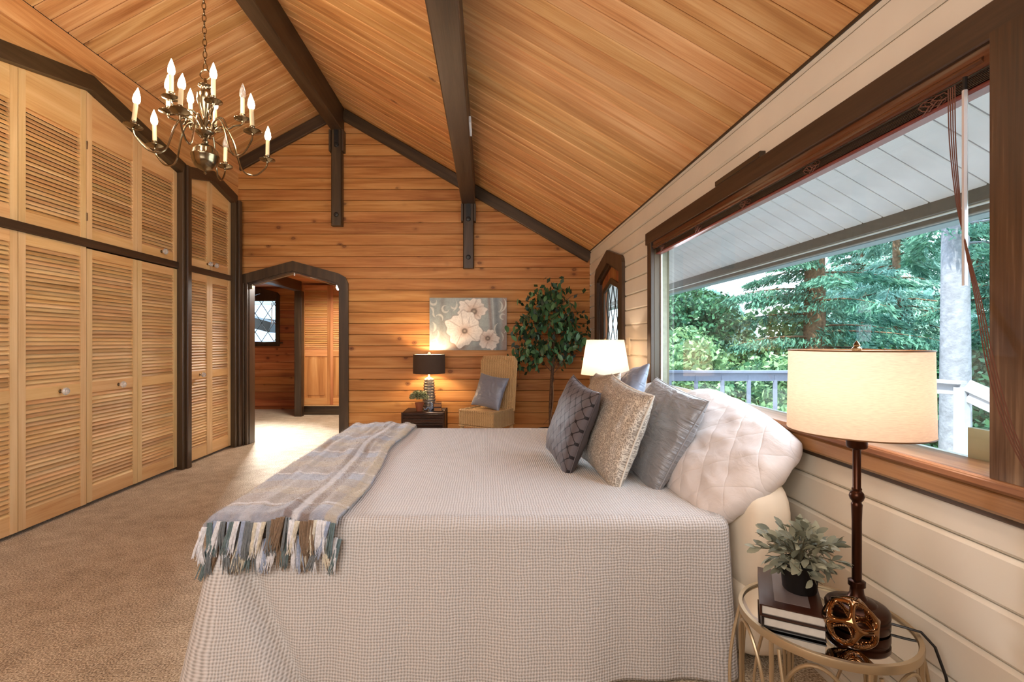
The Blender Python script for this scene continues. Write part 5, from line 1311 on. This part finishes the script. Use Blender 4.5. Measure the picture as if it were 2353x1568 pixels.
# ------------------------------------------------------------ wicker chair
def wicker_mat():
    m, n, l, b = newmat('wicker'); t = n.new('ShaderNodeTexCoord'); sp = n.new('ShaderNodeSeparateXYZ'); l.new(t.outputs['Object'], sp.inputs[0])
    nz = n.new('ShaderNodeTexNoise'); nz.inputs['Scale'].default_value = 14; l.new(t.outputs['Object'], nz.inputs['Vector'])
    xy = math_(n, l, 'ADD', sp.outputs[0], sp.outputs[1])
    a = math_(n, l, 'SINE', math_(n, l, 'MULTIPLY', xy, 2*PI/.024)); c = math_(n, l, 'SINE', math_(n, l, 'ADD', math_(n, l, 'MULTIPLY', sp.outputs[2], 2*PI/.0135), math_(n, l, 'MULTIPLY', math_(n, l, 'GREATER_THAN', a, 0), PI)))
    h = math_(n, l, 'ADD', math_(n, l, 'MULTIPLY', a, .35), math_(n, l, 'MULTIPLY', c, .5))
    r = ramp(n, [(.0, lin((132, 94, 52))), (.5, lin((210, 172, 120))), (1, lin((236, 208, 164)))]); l.new(math_(n, l, 'ADD', math_(n, l, 'MULTIPLY_ADD', h, .42, .4), math_(n, l, 'MULTIPLY', nz.outputs[0], .2)), r.inputs[0]); l.new(r.outputs[0], b.inputs['Base Color'])
    b.inputs['Roughness'].default_value = .5
    u = n.new('ShaderNodeBump'); u.inputs['Strength'].default_value = .8; u.inputs['Distance'].default_value = .006; l.new(h, u.inputs['Height']); l.new(u.outputs[0], b.inputs['Normal']); return m
M['wicker'] = wicker_mat()
CRZ = math.radians(-33); cc = (.005, 5.545, 0)
ch = thing('wicker_chair', cc, 'high-backed woven wicker chair under the right half of the painting', 'chair', None, CRZ)
def cpart(nm, mb_, mat=None, smooth=False):
    o = link(nm, mb_.mesh(nm, smooth), mat or M['wicker'], None); o.parent = ch; return o
# local frame: x = width, -y = front
m = MB(); m.box((0, 0, .435), (.46, .45, .17), None, .02); cpart('seat', m)
m = MB(); m.add([(-.20, -.19, .36), (.20, -.19, .36), (.20, .19, .36), (-.20, .19, .36), (-.22, -.215, .50), (.22, -.215, .50), (.22, .215, .50), (-.22, .215, .50)], [(0, 3, 2, 1), (4, 5, 6, 7), (0, 1, 5, 4), (2, 3, 7, 6), (1, 2, 6, 5), (3, 0, 4, 7)])
m = MB(); T_ = Matrix.Translation((0, .20, .50)) @ Matrix.Rotation(math.radians(-6), 4, 'X'); m.box((0, 0, .295), (.44, .055, .59), T_, .012); cpart('backrest', m)
m = MB(); m.tube([T_ @ Vector(p) for p in ((-.222, 0, 0), (-.222, 0, .57), (-.205, 0, .600), (0, 0, .606), (.205, 0, .600), (.222, 0, .57), (.222, 0, 0))], .030, 10, flat=.6); cpart('back_roll', m, smooth=True)
m = MB(); m.tube([(-.225, -.22, .52), (.225, -.22, .52), (.225, .2, .52)], .016, 8); m.tube([(-.225, -.22, .52), (-.225, .2, .52)], .016, 8); cpart('seat_edge_braid', m, smooth=True)
m = MB(); m.tube([(-.23, -.226, .352), (.23, -.226, .352), (.23, .22, .352)], .010, 6); m.tube([(-.23, -.226, .352), (-.23, .22, .352)], .010, 6); cpart('apron_braid', m, smooth=True)
for sx in (-1, 1):
    for sy in (-1, 1):
        m = MB(); m.tube([(sx*.205, sy*.20, 0), (sx*.205, sy*.20, .37)], [.018, .024], 10); cpart('leg', m, smooth=True)
cx_, sx_ = math.cos(CRZ), math.sin(CRZ)
def cw(x, y, z): return Vector((cc[0]+x*cx_-y*sx_, cc[1]+x*sx_+y*cx_, z))
fd = Vector((sx_*1.0, -cx_*1.0, .42)); rt = Vector((cx_, sx_, 0))
pillow('satin_cushion', 'shiny blue-grey satin cushion propped on the wicker chair', .40, .40, .12, tuple(cw(-.015, .085, .715)), (sx_, -cx_, .38), (-.38*sx_, .38*cx_, 1), M['satin_blue'], roll=-.13, pinch=.09, wr=.003, n=44, diag=.003)

# ------------------------------------------------------------ ficus
FX, FYY = .795, 5.80
fc_ = thing('ficus_tree', (FX, FYY, 0), 'artificial ficus tree with a twisted trunk in the far right corner', 'plant')
MB().lathe([(0, 0), (.12, 0), (.15, .22), (.16, .23), (.16, .25), (.145, .25), (.14, .22), (0, .21)], (FX-.04, FYY, 0), 28, cap=False).build('pot', plain('dark_pot', (52, 34, 26), .4), fc_, smooth=True)
mbk = plain('ficus_bark', (92, 66, 46), .8, noise_amt=.3, nscale=40, bump=.6, bscale=60)
tp = [(FX-.03, FYY, .2), (FX-.035, FYY, .5), (FX-.02, FYY+.01, .8), (FX+.0, FYY, 1.1), (FX+.01, FYY, 1.4), (FX+.035, FYY, 1.65), (FX+.05, FYY, 1.86)]
MB().tube(tp, [.022, .020, .020, .018, .015, .012, .006], 10).build('trunk', mbk, fc_, smooth=True)
MB().tube([(tp[0][0]+.028*math.cos(a), FYY-.022*math.cos(a*1.0+1), .2+1.35*t) for t, a in ((k/24, -2.6+k*.30) for k in range(25))], .0065, 6).build('vine', plain('pale_vine', (146, 116, 90), .8), fc_, smooth=True)
mfic = rleaf('ficus_leaf', (30, 66, 34), (92, 132, 88), .35); flm = leaf_mesh('leaf', .100, .054, mfic, .18, 5, .15)
g = random.Random(21); brm = MB(); cnt = 0
clusters = [(-.17, .05, 1.72, 34), (-.06, -.08, 1.80, 26), (.04, .0, 1.86, 22), (-.20, -.05, 1.55, 22), (.02, -.08, 1.60, 20), (-.30, .0, 1.42, 20), (-.24, -.05, 1.20, 30), (-.10, -.10, 1.22, 26), (.14, -.05, 1.48, 24), (.24, -.08, 1.36, 30), (.16, .02, 1.20, 26), (-.34, -.02, 1.12, 14), (.20, -.02, 1.74, 6), (.30, -.04, 1.66, 7), (.43, -.06, 1.88, 8), (.02, -.12, 1.38, 24), (-.06, -.05, 1.04, 12), (.28, -.02, 1.14, 8), (-.12, .02, .30, 5)]
for (dx, dy, z, k_) in clusters:
    c = Vector((FX+dx, FYY+dy, z)); b0 = Vector((FX+.01, FYY, max(.3, z-.22))); mid = b0.lerp(c, .5)+Vector((0, 0, .07)); brm.tube([b0, mid, c], [.005, .003, .0015], 5)
    for q in range(k_):
        if cnt >= 300: break
        cnt += 1; sc = .095 if k_ > 10 else .05
        p = c+Vector((g.gauss(0, sc), g.gauss(0, sc*.6), g.gauss(0, sc*.8))); p.y = min(p.y, 6.08); p.x = min(p.x, 1.24)
        leaf_obj('leaf', flm, fc_, p, (g.gauss(0, .6), g.gauss(-.35, .4), g.gauss(-.75, .35)), g.uniform(-1.2, 1.2), g.uniform(.7, 1.15))
brm.build('branches', mbk, fc_, smooth=True)
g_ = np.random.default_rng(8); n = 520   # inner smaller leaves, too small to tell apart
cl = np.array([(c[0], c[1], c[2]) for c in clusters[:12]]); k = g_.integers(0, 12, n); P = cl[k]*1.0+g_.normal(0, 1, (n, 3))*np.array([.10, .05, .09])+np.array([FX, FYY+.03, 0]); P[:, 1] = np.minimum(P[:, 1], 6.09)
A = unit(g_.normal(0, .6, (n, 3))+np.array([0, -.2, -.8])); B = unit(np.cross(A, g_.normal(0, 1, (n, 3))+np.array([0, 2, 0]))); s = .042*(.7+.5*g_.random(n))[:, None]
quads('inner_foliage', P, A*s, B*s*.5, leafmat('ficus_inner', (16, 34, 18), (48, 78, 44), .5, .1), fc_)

# ------------------------------------------------------------ painting
def painting():
    W, H = .966, .655; nx, ny = 250, 170; me = bpy.data.meshes.new('canvas_front')
    xs = np.linspace(0, 1, nx+1); ys = np.linspace(0, 1, ny+1); U, Vv = np.meshgrid(xs, ys, indexing='ij')
    # photo-crop coordinates: u right, v down; aspect ~ 1.5
    u = U; v = 1-Vv; g_ = np.random.default_rng(2)
    def fbm(sc, seed): 
        out = np.empty_like(u)
        for i in range(nx+1):
            for j in range(0, ny+1): out[i, j] = noise.noise((u[i, j]*sc*1.5+seed, v[i, j]*sc, seed*.7))
        return out
    N1, N2, N3 = fbm(4, 1), fbm(14, 5), fbm(40, 9)
    L_ = lambda c: np.array(lin(c))
    C = np.empty(u.shape+(3,)); bgc = L_((150, 160, 158)); C[:] = bgc
    def mix(mask, col):
        nonlocal C
        m = np.clip(mask, 0, 1)[..., None]; C = C*(1-m)+np.array(col)*m
    mix(.8*np.exp(-((u-.17+.02*v)/.035)**2), L_((128, 130, 124))); mix(.6*np.exp(-((u-.05)/.05)**2), L_((136, 144, 142)))
    mix(.9*np.exp(-((u-.77-.05*v)/.022)**2), L_((128, 112, 104))); mix(.8*np.exp(-((u-.86-.03*v)/.04)**2), L_((96, 104, 110))); mix(.9*np.exp(-((u-.97)/.04)**2), L_((148, 124, 112))); mix(.5*np.exp(-((u-.815-.035*v)/.008)**2), L_((190, 196, 200)))
    mix(.8*np.exp(-((u-.10)/.22)**2-((v-1.02)/.3)**2), L_((214, 206, 194)))
    mix(np.exp(-((u-.36)/.09)**2-((v-.88)/.12)**2), L_((160, 118, 88))); mix(.9*np.exp(-((u-.42)/.06)**2-((v-.95)/.06)**2), L_((112, 92, 78))); mix(.6*np.exp(-((u-.62)/.1)**2-((v-.97)/.06)**2), L_((112, 100, 90)))
    # pale scrolls
    def arc(cx, cy, r, a0, a1, w_, col=(206, 206, 196), k=.85):
        dx = (u-cx)*1.48; dy = v-cy; rr = np.hypot(dx, dy); an = np.arctan2(dy, dx); t = (an-a0) % (2*PI)/((a1-a0) % (2*PI) or 2*PI)
        ww = w_*np.clip(np.sin(np.clip(t, 0, 1)*PI), .25, 1); mix(k*(t <= 1)*np.exp(-((rr-r)/ww)**4), L_(col))
    for a in ((.05, .07, .06, -.6, 3.4, .022), (.0, .25, .07, -1.4, .4, .022), (.11, .30, .09, 2.2, 3.6, .02), (.21, .21, .065, .2, 4.9, .022), (.12, .40, .075, -2.4, .5, .02), (.32, .14, .065, .3, 3.0, .02), (.245, .12, .16, -.4, 1.0, .02), (.0, .56, .11, -1.0, .9, .024), (.03, .68, .13, -.5, 1.6, .026), (.04, .82, .085, -1.2, 2.0, .024),
              (.86, .16, .12, -1.0, 1.2, .018), (.88, .12, .16, -.8, 1.4, .018), (.95, .36, .05, 1.2, 5.6, .018), (.93, .60, .13, 2.2, 4.2, .016), (.86, .76, .14, -.9, .5, .014), (.93, .60, .09, -.6, .9, .018), (.90, .95, .16, 3.6, 4.9, .014)): arc(*a)
    def flower(cx, cy, R, lobes, seed, ctr, cr, petals, ax=1.0):
        dx = (u-cx)*1.48*ax; dy = v-cy; rr = np.hypot(dx, dy); an = np.arctan2(dy, dx)
        edge = R*(1+.10*np.sin(an*lobes+seed)+.06*np.sin(an*(lobes*2+3)+seed*2)+.12*N1)
        mix(1/(1+np.exp(-(edge*1.06-rr)/.006))*.55, L_((120, 100, 86)))
        mix(1/(1+np.exp(-(edge-rr)/.004)), L_((234, 229, 220)))
        for pa in petals:    # petal seams
            da = (an-pa+PI) % (2*PI)-PI; mix(.6*np.exp(-(da*rr/.010)**2)*(rr < edge)*(rr > .25*R), L_((150, 132, 118)))
        mix(.30*np.abs(np.sin(an*16+N1*6))*(rr < edge)*np.clip(rr/R, 0, 1), L_((190, 180, 168)))
        mix(.45*(rr < edge)*np.clip((rr-edge+.05)/.05, 0, 1), L_((240, 234, 226)))
        ex_ = (u-ctr[0])*1.48; ey_ = v-ctr[1]; rc = np.hypot(ex_, ey_*1.05)
        mix(.75*np.exp(-(rc/(cr*2.4))**2)*(rr < edge), L_((176, 132, 98))); mix(1/(1+np.exp(-(cr-rc)/.006)), L_((84, 62, 44))); mix(.9*np.exp(-(rc/(cr*.42))**2), L_((190, 174, 150)))
    flower(.55, .225, .205, 5, 1.0, (.575, .26), .062, (-2.2, -1.2, -.4, 2.6, .9), .78)
    flower(.77, .80, .185, 5, 2.0, (.755, .775), .048, (-2.5, -1.0, .3, 2.0))
    flower(.44, .60, .325, 4, .3, (.455, .635), .055, (-2.6, -1.7, -.3, .75, 2.0))
    arc(.70, .46, .28, 2.9, 3.5, .006, (70, 66, 66))
    mix(.10+0*u, L_((150, 150, 148))); C *= (1+.10*N2+.12*N3)[..., None]; C = np.clip(C, 0, 1)
    Z = .0008*N2+.0008*N3
    V3 = np.stack([U*W, Vv*H, Z], -1).reshape(-1, 3)
    F = [(i*(ny+1)+j, (i+1)*(ny+1)+j, (i+1)*(ny+1)+j+1, i*(ny+1)+j+1) for i in range(nx) for j in range(ny)]
    me.from_pydata(V3.tolist(), [], F); ca = me.color_attributes.new('Col', 'FLOAT_COLOR', 'POINT'); ca.data.foreach_set('color', np.concatenate([C.reshape(-1, 3), np.ones((C.shape[0]*C.shape[1], 1))], 1).ravel()); me.update(); return me
m_, n_, l_, b_ = newmat('oil_paint'); at_ = n_.new('ShaderNodeAttribute'); at_.attribute_name = 'Col'; l_.new(at_.outputs[0], b_.inputs['Base Color']); b_.inputs['Roughness'].default_value = .45
pa = thing('flower_painting', (-.23, 6.10, 1.185), 'unframed canvas painting of three pale poppies on a grey-blue ground', 'painting')
link('painted_face', painting(), m_, pa, mtx=frame((-.713, 6.098, 1.186), (1, 0, 0), (0, 0, 1)))
MB().box((-.23, 6.118, 1.513), (.964, .036, .653)).build('canvas_edge', plain('canvas_edge', (120, 116, 110), .7), pa)

# ------------------------------------------------------------ chandelier
HX, HY = -1.80, 3.12
cz = thing('chandelier', (HX, HY, 2.48), 'twelve-arm antique brass chandelier with candle bulbs, hanging from a chain', 'chandelier')
B_ = M['brass']
MB().lathe([(0, -.115), (.006, -.112), (.010, -.104), (.006, -.098), (.012, -.092), (.02, -.086), (.04, -.080), (.062, -.062), (.076, -.030), (.080, -.004), (.083, 0), (.083, .008), (.079, .012), (.072, .040), (.05, .064), (.024, .076), (.016, .085), (.020, .095), (.012, .105), (.012, .12), (.030, .128), (.050, .14), (.056, .155), (.050, .17), (.03, .18), (.02, .19), (.012, .2), (.020, .215), (.026, .225), (.016, .24), (.012, .25), (.02, .27), (.035, .31), (.048, .36), (.052, .395), (.05, .40), (.034, .405), (.026, .425), (.03, .44), (.042, .45), (.042, .455), (.02, .46), (.010, .475), (.008, .50), (0, .50)], (HX, HY, 2.48), 32, cap=False).build('body', B_, cz, smooth=True)
rg = MB()
rg.tube([(HX+.033*math.cos(a), HY, 3.005+.033*math.sin(a)) for a in np.linspace(0, 2*PI, 20, endpoint=False)], .004, 6, closed=True); rg.build('top_ring', B_, cz, smooth=True)
chn = MB().tube([(.011*math.cos(a), 0, .024*math.sin(a)) for a in np.linspace(0, 2*PI, 14, endpoint=False)], .0028, 6, closed=True).mesh('chain_link', True); chn.materials.append(B_)
for k in range(24): link('chain_link', chn, None, cz, mtx=Matrix.Translation((HX-.003*k*.3, HY, 3.055+k*.039)) @ Matrix.Rotation((k % 2)*PI/2+.3, 4, 'Z'))
MB().lathe([(.05, 0), (.05, .02), (.02, .035), (0, .035)], (HX-.03, HY, ceilz(HX)-.25), 20).build('ceiling_hook', B_, cz, smooth=True)
mcand = plain('candle_sleeve', (226, 206, 166), .5); mgl, n_, l_, b_ = newmat('lit_bulb'); b_.inputs['Emission Color'].default_value = (1, .86, .66, 1); b_.inputs['Emission Strength'].default_value = 26; see_through(mgl)
mcl, n_, l_, b_ = newmat('clear_bulb'); b_.inputs['Base Color'].default_value = (.95, .95, .95, 1); b_.inputs['Roughness'].default_value = .05; b_.inputs['Transmission Weight'].default_value = .85
def arm(ang, R, zc, lit, lean, zst, drop, tilt=0):
    d = Vector((math.cos(ang), math.sin(ang), 0)); O = Vector((HX, HY, 0)); Z = Vector((0, 0, 1))
    def P(r, z): return O+d*r+Z*z
    ctl = [P(.025, zst), P(.07, zst+.085), P(.12, zst+.10), P(.165, zst+.03), P(R*.52+.02, zc-drop), P(R*.78, zc-drop-.02), P(R*.96, zc-drop*.55), P(R, zc-.012)]
    if R < .3: ctl = [P(.02, zst+.03), P(.06, zst+.10), P(.10, zst+.11), P(.13, zst+.05), P(R*.75, zc-drop*.9), P(R*.95, zc-drop*.6), P(R, zc-.012)]
    pts = []
    for i in range(len(ctl)-1):
        for s_ in range(6):
            t0 = s_/6; a = ctl[max(i-1, 0)]; b = ctl[i]; c = ctl[i+1]; e = ctl[min(i+2, len(ctl)-1)]
            pts.append(.5*((2*b)+(c-a)*t0+(2*a-5*b+4*c-e)*t0*t0+(-a+3*b-3*c+e)*t0**3))
    pts.append(ctl[-1]); am = MB().tube(pts, .0058, 8).build('arm', B_, cz, smooth=True)
    T_ = Matrix.Translation(P(R, zc)) @ Matrix.Rotation(lean, 4, d.cross(Z)) 
    MB().lathe([(0, -.018), (.008, -.014), (.010, -.006), (.04, .002), (.052, .008), (.052, .011), (.038, .008), (.012, .006), (.010, .014), (.018, .018), (.018, .024), (.013, .028), (.017, .034), (.017, .040), (0, .04)], (0, 0, 0), 24, T_, cap=False).build('drip_cup', B_, am, smooth=True)
    MB().lathe([(.0125, .038), (.0125, .145), (.009, .148), (0, .148)], (0, 0, 0), 14, T_, cap=False).build('candle', mcand, am, smooth=True)
    MB().lathe([(.009, .146), (.018, .158), (.0205, .174), (.017, .198), (.009, .222), (.003, .240), (0, .247)], (0, 0, 0), 14, T_, cap=False).build('bulb', mgl if lit else mcl, am, smooth=True)
    if lit:
        q = T_ @ Vector((0, 0, .182)); light('candle_light', 'POINT', tuple(q+Vector((0, 0, 0))), 1.6, (1, .80, .56), .02)
A_ = math.radians
for ang, R, zc, lit, lean in ((214, .375, 2.575, 1, .10), (172, .36, 2.56, 1, -.03), (102, .40, 2.55, 0, -.08), (46, .39, 2.555, 1, -.02), (340, .39, 2.575, 1, .06), (281, .385, 2.585, 1, .16)):
    arm(A_(ang), R, zc, lit, lean, 2.60, .10)
for ang, R, zc, lit in ((240, .205, 2.76, 1), (188, .22, 2.745, 1), (312, .205, 2.75, 1), (20, .215, 2.745, 0), (105, .22, 2.74, 1), (143, .22, 2.74, 1)):
    arm(A_(ang), R, zc, lit, 0, 2.63, .05)
